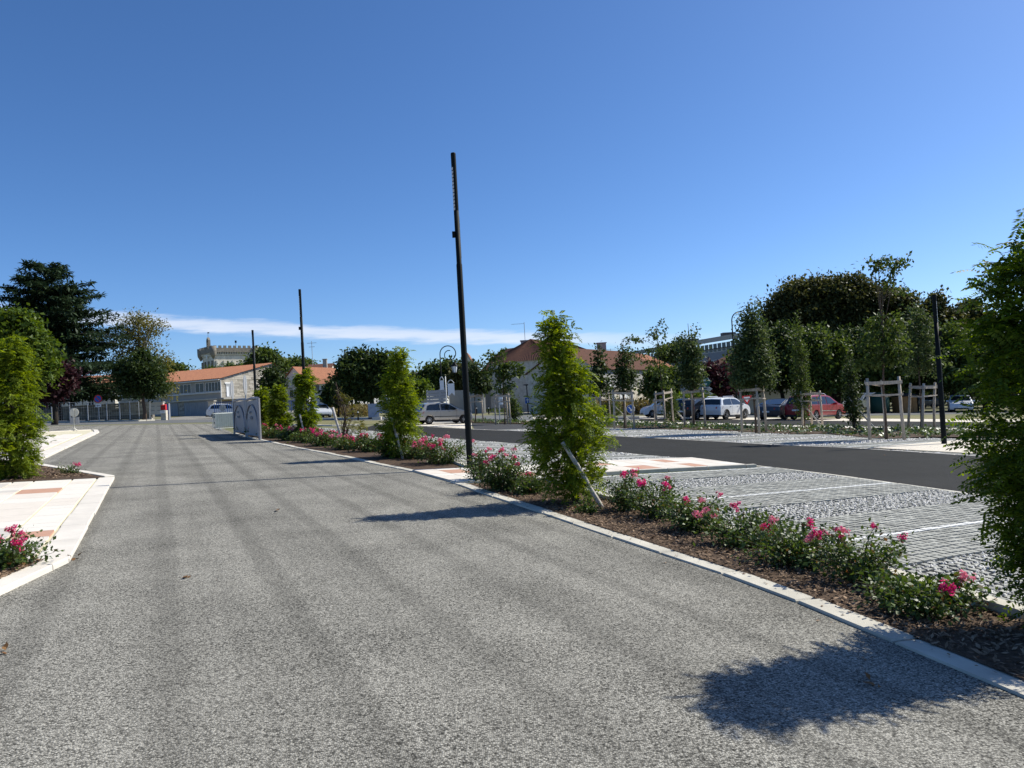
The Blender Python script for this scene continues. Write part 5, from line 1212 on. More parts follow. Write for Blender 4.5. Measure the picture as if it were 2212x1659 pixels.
def lamp(label, loc, h, r=0.075, flip=1, group='slim black lamp posts'):
    t = thing('lamp_post', label, 'lamp post', loc, 0, group); z1 = h * 0.645; z2 = h * 0.815; z3 = h * 0.955
    part('pole', MB().lathe([(r * 1.02, -0.15), (r, 0.0), (r * .92, z1), (r * .80, z1 + .02), (r * .80, z2)], 20), 'metal_black', t, smooth=True)
    part('base_plate', MB().lathe([(r * 1.7, 0.0), (r * 1.7, 0.02), (r * 1.05, 0.03)], 16), 'metal_black', t)
    # light head: half round back with a slot of lenses
    a0 = math.radians(212) if flip > 0 else math.radians(-32); Rh = r * .80
    back = MB(); n = 14; V = []
    for z in (z2, z3):
        for i in range(n + 1): 
            an = a0 + math.radians(42) + math.radians(276) * i / n; V.append((math.cos(an) * Rh, math.sin(an) * Rh, z))
        V.append((0, 0, z)) if False else None
    m_ = n + 1; back.add(V, [(i, i + 1, m_ + i + 1, m_ + i) for i in range(n)] + [(n, 0, m_, m_ + n)])
    hd = part('light_head', back, 'metal_black', t)
    part('cap', MB().lathe([(Rh, z3), (Rh, h - .02), (Rh * .9, h)], 20), 'metal_black', t, smooth=False)
    for i in range(12):
        z = z2 + (z3 - z2) * (i + .5) / 12; c_ = Vector((math.cos(a0), math.sin(a0), 0)) * Rh * 0.62 + Vector((0, 0, z))
        part('lens', MB().box(c_, (Rh * .55, Rh * 1.15, (z3 - z2) / 12 * .72), a0), 'lens', hd)
    s_ = Vector((-flip * r * 1.2, -r * .3, h * .74)); part('sensor', MB().box(s_, (r * .9, r * .9, r * 1.9)).box(s_ + Vector((0, -r * .5, -r * .2)), (r * .6, r * .4, r * .9)), 'metal_black', t)
    part('side_strip', MB().box((Vector((0.93, 0.25, 0)) * r * .82) + Vector((0, 0, (z1 + z2 - .1) / 2 + .05)), (r * .12, r * .5, (z2 - z1) * .78), 0.26), 'lens', t)
    return t
b = gp(1016, 1013); tp_ = at(970, 331, b.y); lamp('tall black lamp post standing at the cream path', b, tp_.z - b.z)
b = gd(663.5, 32.5); lamp('black lamp post rising above the slim locust trees', b, at(645, 625, b.y).z - b.z, 0.07)
b = gd(556, 43); lamp('black lamp post in front of the stone gable', b, at(543, 713, 43).z - b.z, 0.075)
b = gp(2040, 962); lamp('shorter black lamp post on the cream gravel across the lane', b, at(2022, 636, b.y).z - b.z, 0.078, -1)
def crozier(label, px, depth, y_top, rr=0.75, side=1):
    b = gd(px, depth); t = thing('curled_street_lamp', label, 'street lamp', b, 0, 'street lamps with a curled top'); h = at(px - 8, y_top, depth).z - b.z
    pts = [(0, 0, -.1), (0, 0, 0.9), (0, 0, h * .5), (0, 0, h - rr)]; rad = [0.09, 0.07, 0.055, 0.045]
    part('pole', MB().tube(pts, rad, 10), 'metal_black', t, smooth=True)
    part('foot', MB().lathe([(0.17, -.1), (0.17, .25), (0.11, .35), (0.12, .9), (0.07, 1.0)], 12), 'metal_black', t)
    cr = []; 
    for i in range(31):
        a = math.pi - i / 30 * math.radians(455); q = rr * (1 - 0.62 * max(0, i - 12) / 18 ) if i > 12 else rr
        cr.append((side * (rr + math.cos(a) * q + (0.28 * rr * max(0, i - 12) / 18)), 0, h - rr + math.sin(a) * q))
    part('scroll', MB().tube(cr, [0.042] * 20 + [0.036] * 11, 8), 'metal_black', t, smooth=True)
    bx = side * rr * 1.75; zb = h - rr * 2.0 + .05
    ln = part('lantern', MB().lathe([(0.03, zb + .1), (0.03, zb - .12), (0.10, zb - .15), (0.30, zb - .45), (0.31, zb - .5)], 6, c=(bx, 0, 0)), 'metal_black', t)
    part('lantern_glass', MB().lathe([(0.27, zb - .5), (0.15, zb - 1.05)], 6, c=(bx, 0, 0)), 'lamp_glass', ln)
    fr = MB()
    for k in range(6): a = k * math.pi / 3; fr.bar((bx + .28 * math.cos(a), .28 * math.sin(a), zb - .5), (bx + .16 * math.cos(a), .16 * math.sin(a), zb - 1.05), 0.025)
    part('lantern_frame', fr, 'metal_black', ln); part('lantern_foot', MB().lathe([(0.17, zb - 1.05), (0.05, zb - 1.2)], 6, c=(bx, 0, 0)), 'metal_black', ln)
    return t
crozier('curled lantern lamp rising behind the silver car', 958, 66, 748, 0.7)
crozier('curled lantern lamp beside the big pointed maple', 1594, 56, 674, 0.62)
crozier('curled lantern lamp half hidden in the plane tree', 762, 80, 756, 0.7)
b = gd(1141, 88); t = thing('street_lamp', 'flat topped black street lamp carrying a small arrow sign', 'street lamp', b); h = at(1138, 831, 88).z - b.z
part('pole', MB().tube([(0, 0, -.1), (0, 0, h)], [.07, .05], 8), 'metal_black', t); part('lamp_head', MB().lathe([(0.05, h - .12), (0.4, h - .04), (0.42, h), (0.3, h + .05)], 16), 'metal_black', t)
o = part('sign_plate', MB().box((0, -.09, h * .45), (.62, .03, .75)), 'sign_white', t); part('sign_face', MB().box((0, -.112, h * .45), (.54, .012, .67)), 'sign_blue', o); part('arrow', MB().box((0, -.122, h * .45 - .1), (.12, .01, .34)).prism([(-.2, -.127, h * .45 + .04), (.2, -.127, h * .45 + .04), (0, -.127, h * .45 + .28)], (0, .01, 0)), 'sign_white', o)
b = gd(930, 84); t = thing('street_lamp', 'small dark street lamp with a flat arm by the grey wall', 'street lamp', b); h = at(928, 845, 84).z - b.z
part('pole', MB().tube([(0, 0, -.1), (0, 0, h)], [.06, .05], 8), 'metal_black', t); part('lamp_head', MB().bar((0, 0, h), (1.0, -.1, h + .08), .22, .08), 'metal_black', t)

# ================================================================ signs
def disc(r, n=24, th=0.02, y=0, z=0): return MB().lathe([(r, y), (r, y + th)], n, axis='Y', c=(0, 0, z))
# no parking
b = gd(214.5, 74); h = at(212.6, 861.6, 74).z - b.z; t = thing('no_parking_sign', 'round blue no parking sign with red rim in front of the mesh fence', 'road sign', b)
part('post', MB().tube([(0, 0, -.1), (0, 0, h + .3)], .035, 8), 'metal_zinc', t); d = part('disc', disc(.40, 28, .02, -.06, h), 'sign_red', t); part('disc_face', disc(.31, 28, .012, -.078, h), 'sign_blue', d)
part('slash', MB().bar((-.24, -.088, h + .24), (.24, -.088, h - .24), .012, .085, up=(.7, 0, .7)), 'sign_red', d)
p = part('plate', MB().box((0, -.05, h - .68), (.55, .02, .26)), 'sign_white', t); part('arrow', MB().box((.04, -.066, h - .68), (.26, .01, .05)).prism([(-.2, -.07, h - .68), (-.06, -.07, h - .6), (-.06, -.07, h - .76)], (0, .008, 0)), 'lettering_dark', p)
# back of a round sign on the island
b = gp(161, 932); k = ppm(b.y); t = thing('portable_sign', 'back of a round cream sign on a low cross-footed stand', 'road sign', b)
h = (932 - 891) / k; part('post', MB().tube([(0, 0, .02), (0, 0, h + .25)], .03, 8), 'cream_metal', t); part('disc', disc(.29, 24, .02, .04, h), 'cream_metal', t); part('plate', MB().box((0, .05, h - .52), (.58, .02, .42)), 'sign_back', t)
part('foot', MB().bar((-.3, -.25, .03), (0, 0, .2), .05).bar((.3, -.25, .03), (0, 0, .2), .05).bar((0, .35, .03), (0, 0, .2), .05), 'cream_metal', t)
# second portable sign near the barriers
b = gp(481.5, 914.5); k = ppm(b.y); t = thing('portable_sign', 'grey backed round sign on a black rubber foot near the barriers', 'road sign', b); h = (914.5 - 881) / k
part('post', MB().tube([(0, 0, .02), (0, 0, h + .25)], .03, 8), 'metal_zinc', t); part('disc', disc(.27, 24, .02, .04, h), 'sign_back', t); part('plate', MB().box((0, .05, h - .5), (.55, .02, .36)), 'sign_back', t); part('foot', MB().box((0, 0, .06), (1.4, .45, .12)), 'rubber', t)
# stacked direction boards seen from the back
b = gd(952, 60); k = ppm(60); t = thing('direction_boards', 'stack of four grey direction boards on two posts behind the silver car', 'road sign', b)
for i in range(4):
    z = at(940, 846 + i * 6.6, 60).z - b.z; pl = part('board', MB().prism([(-1.05, 0, z), (-.9, 0, z + .11), (.5, 0, z + .11), (.5, 0, z - .11), (-.9, 0, z - .11)], (0, .03, 0)), 'sign_grey', t); part('board_rail', MB().box((-.2, .05, z - .1), (1.4, .04, .03)), 'metal_zinc', pl)
for x in (.02, -1.0): part('post', MB().tube([(x, .09, -.1), (x, .09, at(950, 841, 60).z - b.z)], .045, 8), 'metal_zinc', t)
# banner mast
b = gd(967, 62); t = thing('banner_mast', 'white mast with two hoops holding swallow-tailed white banners', 'banner mast', b); h = at(962, 813, 62).z - b.z
part('mast', MB().tube([(0, 0, -.1), (0, 0, h)], [.055, .04], 10), 'paint_white', t, smooth=True)
for sx, hz, w in ((-.32, h, .34), (.42, h - .3, .56)):
    hoop = [(sx - w / 2 + w * i / 10, 0, hz - .3 + math.sin(i / 10 * math.pi) * .28) for i in range(11)]; part('hoop', MB().tube(hoop, .03, 6), 'paint_white', t)
    part('banner', MB().prism([(sx - w / 2, 0, hz - .32), (sx + w / 2, 0, hz - .32), (sx + w / 2, 0.1, hz - 1.35), (sx + w * .08, .05, hz - 1.1), (sx - w / 2, 0, hz - 1.4)], (0, .015, 0)), 'sign_white', t)
# tall stack of small white plates
b = gd(1080, 62); t = thing('direction_boards', 'leaning post with five bright white plates before the big house', 'road sign', b); h = at(1072, 833, 62).z - b.z
part('post', MB().tube([(0, 0, -.1), (-.02, 0, h)], .045, 8), 'metal_zinc', t)
for i in range(5): z = h - .18 - i * .29 - (.08 if i == 4 else 0); part('plate', MB().box((.14, -.07, z), (.42, .03, .25 if i < 4 else .34), -.5), 'sign_white', t)
# blue arrow disc
b = gd(1364, 54); t = thing('keep_right_sign', 'round blue sign with a white slanting arrow low beside the frame', 'road sign', b); h = at(1363.5, 883.5, 54).z - b.z
t.rotation_euler = (0, 0, -.5)
part('post', MB().tube([(0, .03, -.1), (0, .03, h)], .035, 8), 'metal_zinc', t); d = part('disc', disc(.32, 28, .02, -.03, h), 'sign_white', t); part('disc_face', disc(.29, 28, .012, -.045, h), 'sign_blue', d)
part('arrow', MB().bar((-.13, -.053, h + .16), (.06, -.053, h - .07), .01, .08, up=(.7, 0, .7)).prism([(.16, -.056, h - .18), (.16, -.056, h + .05), (-.06, -.056, h - .14)], (0, .008, 0)), 'sign_white', d)
# green and grey finger boards
b = gd(1527, 58); k = ppm(58); t = thing('finger_boards', 'green direction board above two grey ones on a zinc post', 'road sign', b); zt = at(1524, 814, 58).z - b.z
part('post', MB().tube([(0, .06, -.1), (0, .06, zt)], .05, 8), 'metal_zinc', t)
def finger(z, hh, w, m, lm, rows):
    p = part('board', MB().prism([(-.5, 0, z - hh / 2), (w, 0, z - hh / 2), (w + .25, 0, z), (w, 0, z + hh / 2), (-.5, 0, z + hh / 2)], (0, .04, 0)), m, t)
    for i in range(rows): zz = z + (i - (rows - 1) / 2) * hh * .42; part('lettering', MB().box((-.12 + .05 * i, -.006, zz), (.55 - .12 * i, .01, hh * .18)), lm, p)
    part('board_edge', MB().bar((w, .02, z + hh / 2), (w + .25, .02, z), .05, .03), 'sign_white', p)
finger(zt - .42, .66, .25, 'sign_green', 'lettering', 2); finger(zt - .98, .40, .30, 'sign_grey', 'lettering_dark', 2); finger(zt - 1.36, .27, .35, 'sign_grey', 'lettering_dark', 1)
b = gd(1484, 60); t = thing('grey_road_sign', 'grey rectangular board half behind the skewed frame', 'road sign', b); z = at(1483, 839, 60).z - b.z
part('post', MB().tube([(.1, .04, -.1), (.1, .04, z + .3)], .04, 8), 'metal_zinc', t); pl = part('board', MB().box((0, 0, z), (.8, .03, .62)), 'sign_grey', t)
for i in range(3): part('lettering', MB().box((0, -.018, z + .16 - i * .16), (.6, .01, .05)), 'lettering', pl)
b = gd(1616, 57); t = thing('yield_sign', 'red and white triangular give way sign behind the white car', 'road sign', b); z = at(1615, 863, 57).z - b.z
part('post', MB().tube([(0, .04, -.1), (0, .04, z + .25)], .035, 8), 'metal_zinc', t); d = part('triangle', MB().prism([(-.42, 0, z + .3), (.42, 0, z + .3), (0, 0, z - .42)], (0, .02, 0)), 'sign_red', t); part('triangle_face', MB().prism([(-.26, -.012, z + .21), (.26, -.012, z + .21), (0, -.012, z - .22)], (0, .01, 0)), 'sign_white', d)
# information panel
mk('map_print', (0.16, 0.22, 0.33), 0.4, col2=(0.42, 0.44, 0.48), vs_=2.4, detail=6)
b = gp(808, 907); t = thing('info_panel', 'blue printed information panel on a stone foot before the dry grass', 'information panel', b); k = ppm(b.y); zc = (907 - 889) / k
part('post', MB().box((0, .06, zc * .4), (.2, .1, zc * 1.3)), 'metal_grey', t); pl = part('panel', MB().box((0, 0, zc + .1), (1.0, .06, 1.25)), 'metal_grey', t); part('print', MB().box((0, -.035, zc + .1), (.94, .01, 1.19)), 'map_print', pl); part('foot', MB().box((.25, .1, .12), (.8, .5, .3)), 'stone_light', t)
# steel panels by the road
def steel_panel(label, A, B, h):
    t = thing('steel_panel', label, 'panel', A, math.atan2((B - A).y, (B - A).x), 'grey steel panels by the road'); L = ((B - A).xy).length
    part('sheet', MB().box((L / 2, 0, h * .52), (L - .12, .03, h * .9)), 'metal_grey', t)
    for x in (0, L): part('upright', MB().tube([(x, 0, -.05), (x, 0, h)], .07, 8), 'metal_grey', t)
    part('top_rail', MB().tube([(0, 0, h), (L / 2, 0, h + .05), (L, 0, h)], .06, 8), 'metal_grey', t); part('bottom_rail', MB().tube([(0, 0, .12), (L, 0, .12)], .05, 8), 'metal_grey', t)
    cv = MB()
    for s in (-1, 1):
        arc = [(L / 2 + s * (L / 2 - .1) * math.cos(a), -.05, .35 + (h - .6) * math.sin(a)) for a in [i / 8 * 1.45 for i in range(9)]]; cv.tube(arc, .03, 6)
    part('shadow_arc', cv, 'metal_grey', t)  # curved shadows on the sheet, modelled as tubes
    part('bracket', MB().box((L * .42, -.08, h * .66), (.28, .1, .10)), 'metal_zinc', t); part('bracket', MB().box((L * .5, -.09, h * .52), (.3, .12, .12), 0), 'metal_zinc', t)
    return t
A = gp(508, 937); B = gp(534, 943.5); C_ = gp(562, 950.5)
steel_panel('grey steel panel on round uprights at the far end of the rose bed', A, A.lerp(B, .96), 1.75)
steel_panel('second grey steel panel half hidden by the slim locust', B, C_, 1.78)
for px, py, ty, lb in ((506, 938, 824, 'tall thin sign post seen edge-on left of the steel panels'), (535, 944, 812, 'tall thin sign post seen edge-on between the steel panels')):
    b = gp(px, py); t = thing('sign_post', lb, 'road sign', b); h = at(px - 6, ty, b.y).z - b.z
    part('post', MB().tube([(0, 0, -.1), (0, 0, h)], .035, 8), 'metal_zinc', t); pl = part('plate', MB().lathe([(.38, -.012), (.38, .012)], 24, axis='Y'), 'sign_back', t); pl.location = (0, 0, h - .45); pl.rotation_euler = (0, 0, math.radians(97)); pl.scale = (1, 1, 1.3)
# crowd barriers leaning together
mk('barrier_zinc', (0.40, 0.43, 0.42), 0.5, var=0.1, metal=0.4)
for i, (px, py) in enumerate(((493, 925), (497, 927), (501, 929))):
    b = gp(px, py); t = thing('crowd_barrier', ['galvanised crowd barrier at the back of the stack by the steel panels', 'crowd barrier with grey green sheeting in the middle of the stack', 'bare crowd barrier at the roadside front of the stack'][i], 'barrier', b, math.radians(38 + 2 * i), 'crowd barriers stacked by the panels')
    part('frame', MB().tube([(-1, 0, .15), (-1, 0, 1.05), (1, 0, 1.05), (1, 0, .15), (-1, 0, .15)], .022, 6), 'barrier_zinc', t)
    for k in range(15): part('bar', MB().tube([(-.93 + k * .133, 0, .15), (-.93 + k * .133, 0, 1.05)], .009, 5), 'barrier_zinc', t)
    for s in (-.75, .75): part('foot', MB().tube([(s, -.35, .01), (s, 0, .16), (s, .35, .01)], .02, 6), 'barrier_zinc', t)
    if i == 1: part('sheeting', MB().box((0, -.03, .6), (1.9, .012, .82)), 'sheeting', t)
# wire mesh fence panels
mk('mesh_zinc', (0.48, 0.49, 0.50), 0.5, var=0.1, metal=0.4)
pxs = [80, 113, 152, 191, 232, 260, 282, 302]
for i in range(len(pxs) - 1):
    a, b_ = gd(pxs[i], 77 + .3 * i), gd(pxs[i + 1] - 1, 77 + .3 * (i + 1)); t = thing('mesh_fence_panel', 'galvanised site fence panel of the row before the old stone wall', 'fence', a, math.atan2((b_ - a).y, (b_ - a).x), 'site fence panels in a row'); L = (b_ - a).length
    part('frame', MB().tube([(0, 0, .1), (0, 0, 2.0), (L, 0, 2.0), (L, 0, .1), (0, 0, .1)], .035, 6), 'mesh_zinc', t); mb = MB()
    for k in range(1, int(L / .22)): mb.bar((k * .22, 0, .1), (k * .22, 0, 2.0), .007)
    for k in range(1, 7): mb.bar((0, 0, .1 + k * .27), (L, 0, .1 + k * .27), .009)
    part('mesh', mb, 'mesh_zinc', t, kind='stuff'); part('foot', MB().box((0, 0, .07), (.3, .8, .15)), 'rubber', t)
b = gd(323.5, 79); t = thing('leaning_post', 'lone grey fence post on a concrete foot near the letter boxes', 'post', b); part('tube', MB().tube([(0, 0, .1), (.1, 0, 2.1)], .035, 6), 'mesh_zinc', t); part('foot', MB().box((0, 0, .12), (.6, .3, .24)), 'concrete', t)
kerb('kerb_street', [gd(40, 75), gd(150, 74), gd(300, 76), gd(335, 78)], 0.3, 0.14, 'concrete', 1.5, side=1)
# letter boxes
b = gd(340, 80); t = thing('letterbox_cabinet', 'cream cabinet of four letter boxes on legs', 'letter box', b); k = ppm(80)
part('cabinet', MB().box((0, 0, 1.25), (1.5, .35, 1.25)), 'cream_metal', t)
for x in (-.33, .33):
    for z in (.95, 1.4): dr = part('flap', MB().box((x, -.185, z), (.58, .03, .38)), 'cream_metal', t); part('slot', MB().box((x, -.203, z + .1), (.36, .01, .035)), 'lettering_dark', dr)
part('roof', MB().box((0, -.05, 1.91), (1.65, .55, .07)), 'cream_metal', t)
for x in (-.68, .68): part('leg', MB().box((x, 0, .3), (.12, .2, .7)), 'concrete', t)
b = gd(355.5, 80); t = thing('post_box', 'red post box on a rough stone pillar', 'post box', b); part('pillar', MB().box((0, 0, .45), (.55, .45, 1.2)), 'rubble', t); bx_ = part('box', MB().box((0, -.05, 1.35), (.5, .36, .5)), 'sign_red', t); part('lid', MB().prism([(-.28, -.26, 1.6), (.28, -.26, 1.6), (.24, -.05, 1.7), (-.24, -.05, 1.7)], (0, .2, 0)), 'sign_red', bx_); part('slot', MB().box((0, -.235, 1.45), (.36, .01, .05)), 'lettering_dark', bx_); part('notice', MB().box((-.06, -.27, .9), (.55, .03, .3)), 'sign_white', t)
b = gd(363, 81); t = thing('meter_cupboard', 'narrow blue grey cupboard standing beside the red post box', 'cupboard', b); part('cupboard', MB().box((0, 0, .9), (.42, .35, 1.8)), 'school_grey', t); part('door', MB().box((0, -.18, 1.15), (.34, .02, 1.1)), 'sign_blue', t)
b = gd(459, 96); t = thing('gate_pillar', 'grey stone gate pillar at the end of the garage front', 'pillar', b); part('shaft', MB().box((0, 0, .9), (.7, .7, 2.2)), 'rubble', t); part('cap', MB().box((0, 0, 2.06), (.9, .9, .14)), 'concrete_panel', t)
# blue railing
for (pa, pb, lb) in ((463, 515, 'blue railing on the low wall in front of the white car'), (600, 660, 'blue railing behind the slim locust trees')):
    a, b_ = gd(pa, 81), gd(pb, 80); t = thing('railing', lb, 'railing', a + Vector((0, 0, .5)), math.atan2((b_ - a).y, (b_ - a).x)); L = (b_ - a).length
    part('top_rail', MB().bar((0, 0, 1.3), (L, 0, 1.3), .06), 'rail_blue', t); part('bottom_rail', MB().bar((0, 0, .15), (L, 0, .15), .06), 'rail_blue', t)
    for k in range(int(L / .28)): part('bar', MB().bar((k * .28 + .1, 0, -.4 if k % 6 == 0 else .15), (k * .28 + .1, 0, 1.3), .05 if k % 6 == 0 else .03), 'rail_blue', t)
# bins under the trees
mk('bin_green', (0.010, 0.045, 0.025), 0.5, var=0.1); mk('bin_brown', (0.30, 0.15, 0.05), 0.7, var=0.15)
b = gd(1900, 66); t = thing('recycling_container', 'dark green glass recycling container under the trees', 'recycling bin', b); part('body', MB().lathe([(.75, 0), (.85, .2), (.85, 1.3), (.55, 1.7), (.1, 1.85)], 14), 'bin_green', t, smooth=True); part('hatch', MB().lathe([(.14, -.88), (.14, -.8)], 12, axis='Y', c=(0, 0, 1.35)), 'lettering_dark', t); part('base', MB().box((0, 0, .08), (1.4, 1.4, .14)), 'rubber', t)
b = gd(1955, 66); t = thing('recycling_container', 'brown clad waste container beside the dark green one', 'recycling bin', b); part('body', MB().box((0, 0, .75), (1.6, 1.2, 1.4)), 'bin_brown', t); part('lid', MB().prism([(-.85, -.65, 1.45), (.85, -.65, 1.45), (.85, .65, 1.6), (-.85, .65, 1.6)], (0, 0, .12)), 'rubber', t)
for i in range(4): part('board', MB().box((-.6 + i * .4, -.615, .75), (.36, .03, 1.3)), 'bin_brown', t)
# small bollards by the street
for i, (px, D_) in enumerate(((774, 66), (1005, 88), (1030, 87), (1056, 86), (1150, 84), (1190, 83))):
    b = gd(px, D_); t = thing('bollard', ['short dark bollard with a pale band next to the information panel', 'short banded bollard by the long grey wall', 'short banded bollard before the low tiled wing', 'short banded bollard next to the airy young tree', 'short banded bollard under the arrow sign lamp', 'short banded bollard behind the tall locust'][i], 'bollard', b, 0, 'short bollards along the street'); part('post', MB().lathe([(.07, -.1), (.07, .85), (.05, .95)], 10), 'metal_black', t); part('band', MB().lathe([(.073, .7), (.073, .8)], 10), 'sign_white', t)
# leaves and litter on the road
mk('dead_leaf', (0.24, 0.13, 0.05), 0.9, col2=(0.14, 0.07, 0.03), island=True)
for i, (px, py) in enumerate(((408, 1249), (1886, 1484), (1498, 1187), (160, 1209), (4, 1413), (600, 1105), (1320, 960), (1910, 985))):
    rg = np.random.default_rng(i + 50); V, Q = leaf_quads(rg.normal(size=(5, 3)) * np.array([.02, .02, .004]) + np.array([0, 0, .022]), .06, rg, None, updir=.9, aspect=.6)
    o = link('dead_leaf', np_mesh('dead_leaf', V, Q, 'dead_leaf')); o.location = gp(px, py); tag(o, 'curled brown dead leaf lying on the asphalt', 'leaf', 'dead leaves on the asphalt')
# ================================================================ cars
def paint(n, c, coat=0.6, rough=0.35, metal=0.0): mk(n, c, rough, var=0.03, spec=0.5, coat=coat, metal=metal)
paint('car_silver', (0.40, 0.38, 0.35), metal=0.35); paint('car_white', (0.74, 0.75, 0.76)); paint('car_black', (0.008, 0.009, 0.012)); paint('car_dark', (0.022, 0.025, 0.034)); paint('car_red', (0.30, 0.010, 0.018)); paint('car_pale', (0.55, 0.57, 0.60))
mk('car_glass', (0.010, 0.013, 0.016), 0.05, var=0.1, spec=0.9); mk('car_trim', (0.015, 0.015, 0.016), 0.6, var=0.1); mk('tail_red', (0.45, 0.012, 0.012), 0.25, var=0.1, spec=0.7); mk('head_lamp', (0.70, 0.72, 0.75), 0.15, var=0.1, spec=0.9)
mk('rim_alloy', (0.52, 0.52, 0.54), 0.35, var=0.05, metal=0.6); mk('plate_white', (0.72, 0.72, 0.70), 0.5, var=0.02); mk('chrome', (0.6, 0.6, 0.62), 0.2, metal=0.9)
PROF = {
 'hatch': dict(top=[(-.495, .20), (-.503, .40), (-.485, .60), (-.455, .655), (-.375, .93), (-.31, .985), (-.18, 1.0), (.0, .985), (.09, .94), (.275, .665), (.40, .59), (.465, .50), (.492, .40), (.50, .28), (.49, .16)], rear=(3, 4), front=(8, 9), side=[[(-.365, .665), (-.335, .885), (-.285, .93), (-.12, .945), (-.115, .655)], [(-.095, .655), (-.10, .945), (.02, .93), (.085, .875), (.225, .665)]], belt=.62),
 'suv': dict(top=[(-.49, .22), (-.50, .42), (-.49, .60), (-.465, .66), (-.405, .92), (-.34, .975), (-.18, 1.0), (.0, .985), (.09, .945), (.265, .70), (.42, .63), (.475, .53), (.495, .40), (.495, .20)], rear=(3, 4), front=(8, 9), side=[[(-.39, .68), (-.365, .89), (-.31, .925), (-.13, .945), (-.125, .675)], [(-.105, .675), (-.11, .945), (.02, .93), (.085, .88), (.215, .685)]], belt=.64),
 'sedan': dict(top=[(-.495, .22), (-.50, .45), (-.485, .64), (-.445, .70), (-.40, .715), (-.16, .965), (-.07, 1.0), (.04, .985), (.11, .945), (.29, .70), (.43, .60), (.48, .48), (.497, .34), (.495, .18)], rear=(4, 5), front=(8, 9), side=[[(-.32, .715), (-.20, .885), (-.10, .945), (-.095, .70)], [(-.075, .70), (-.08, .945), (.03, .93), (.10, .885), (.235, .705)]], belt=.68),
 'mpv': dict(top=[(-.49, .20), (-.497, .40), (-.49, .58), (-.47, .63), (-.425, .92), (-.37, .975), (-.18, 1.0), (.02, .985), (.12, .94), (.30, .66), (.42, .59), (.475, .48), (.495, .36), (.495, .17)], rear=(3, 4), front=(8, 9), side=[[(-.42, .65), (-.39, .885), (-.34, .915), (-.255, .925), (-.25, .645)], [(-.23, .645), (-.235, .93), (-.03, .94), (-.025, .64)], [(-.005, .64), (-.01, .94), (.05, .92), (.115, .87), (.25, .65)]], belt=.60),
 'van': dict(top=[(-.49, .16), (-.495, .40), (-.49, .62), (-.485, .70), (-.465, .96), (-.44, 1.0), (-.1, 1.0), (.12, .985), (.17, .95), (.32, .64), (.44, .55), (.485, .45), (.495, .2)], rear=(3, 4), front=(8, 9), side=[[(-.40, .62), (-.40, .88), (-.20, .88), (-.20, .62)], [(-.02, .60), (-.02, .90), (.10, .90), (.15, .86), (.26, .60)]], belt=.58)}
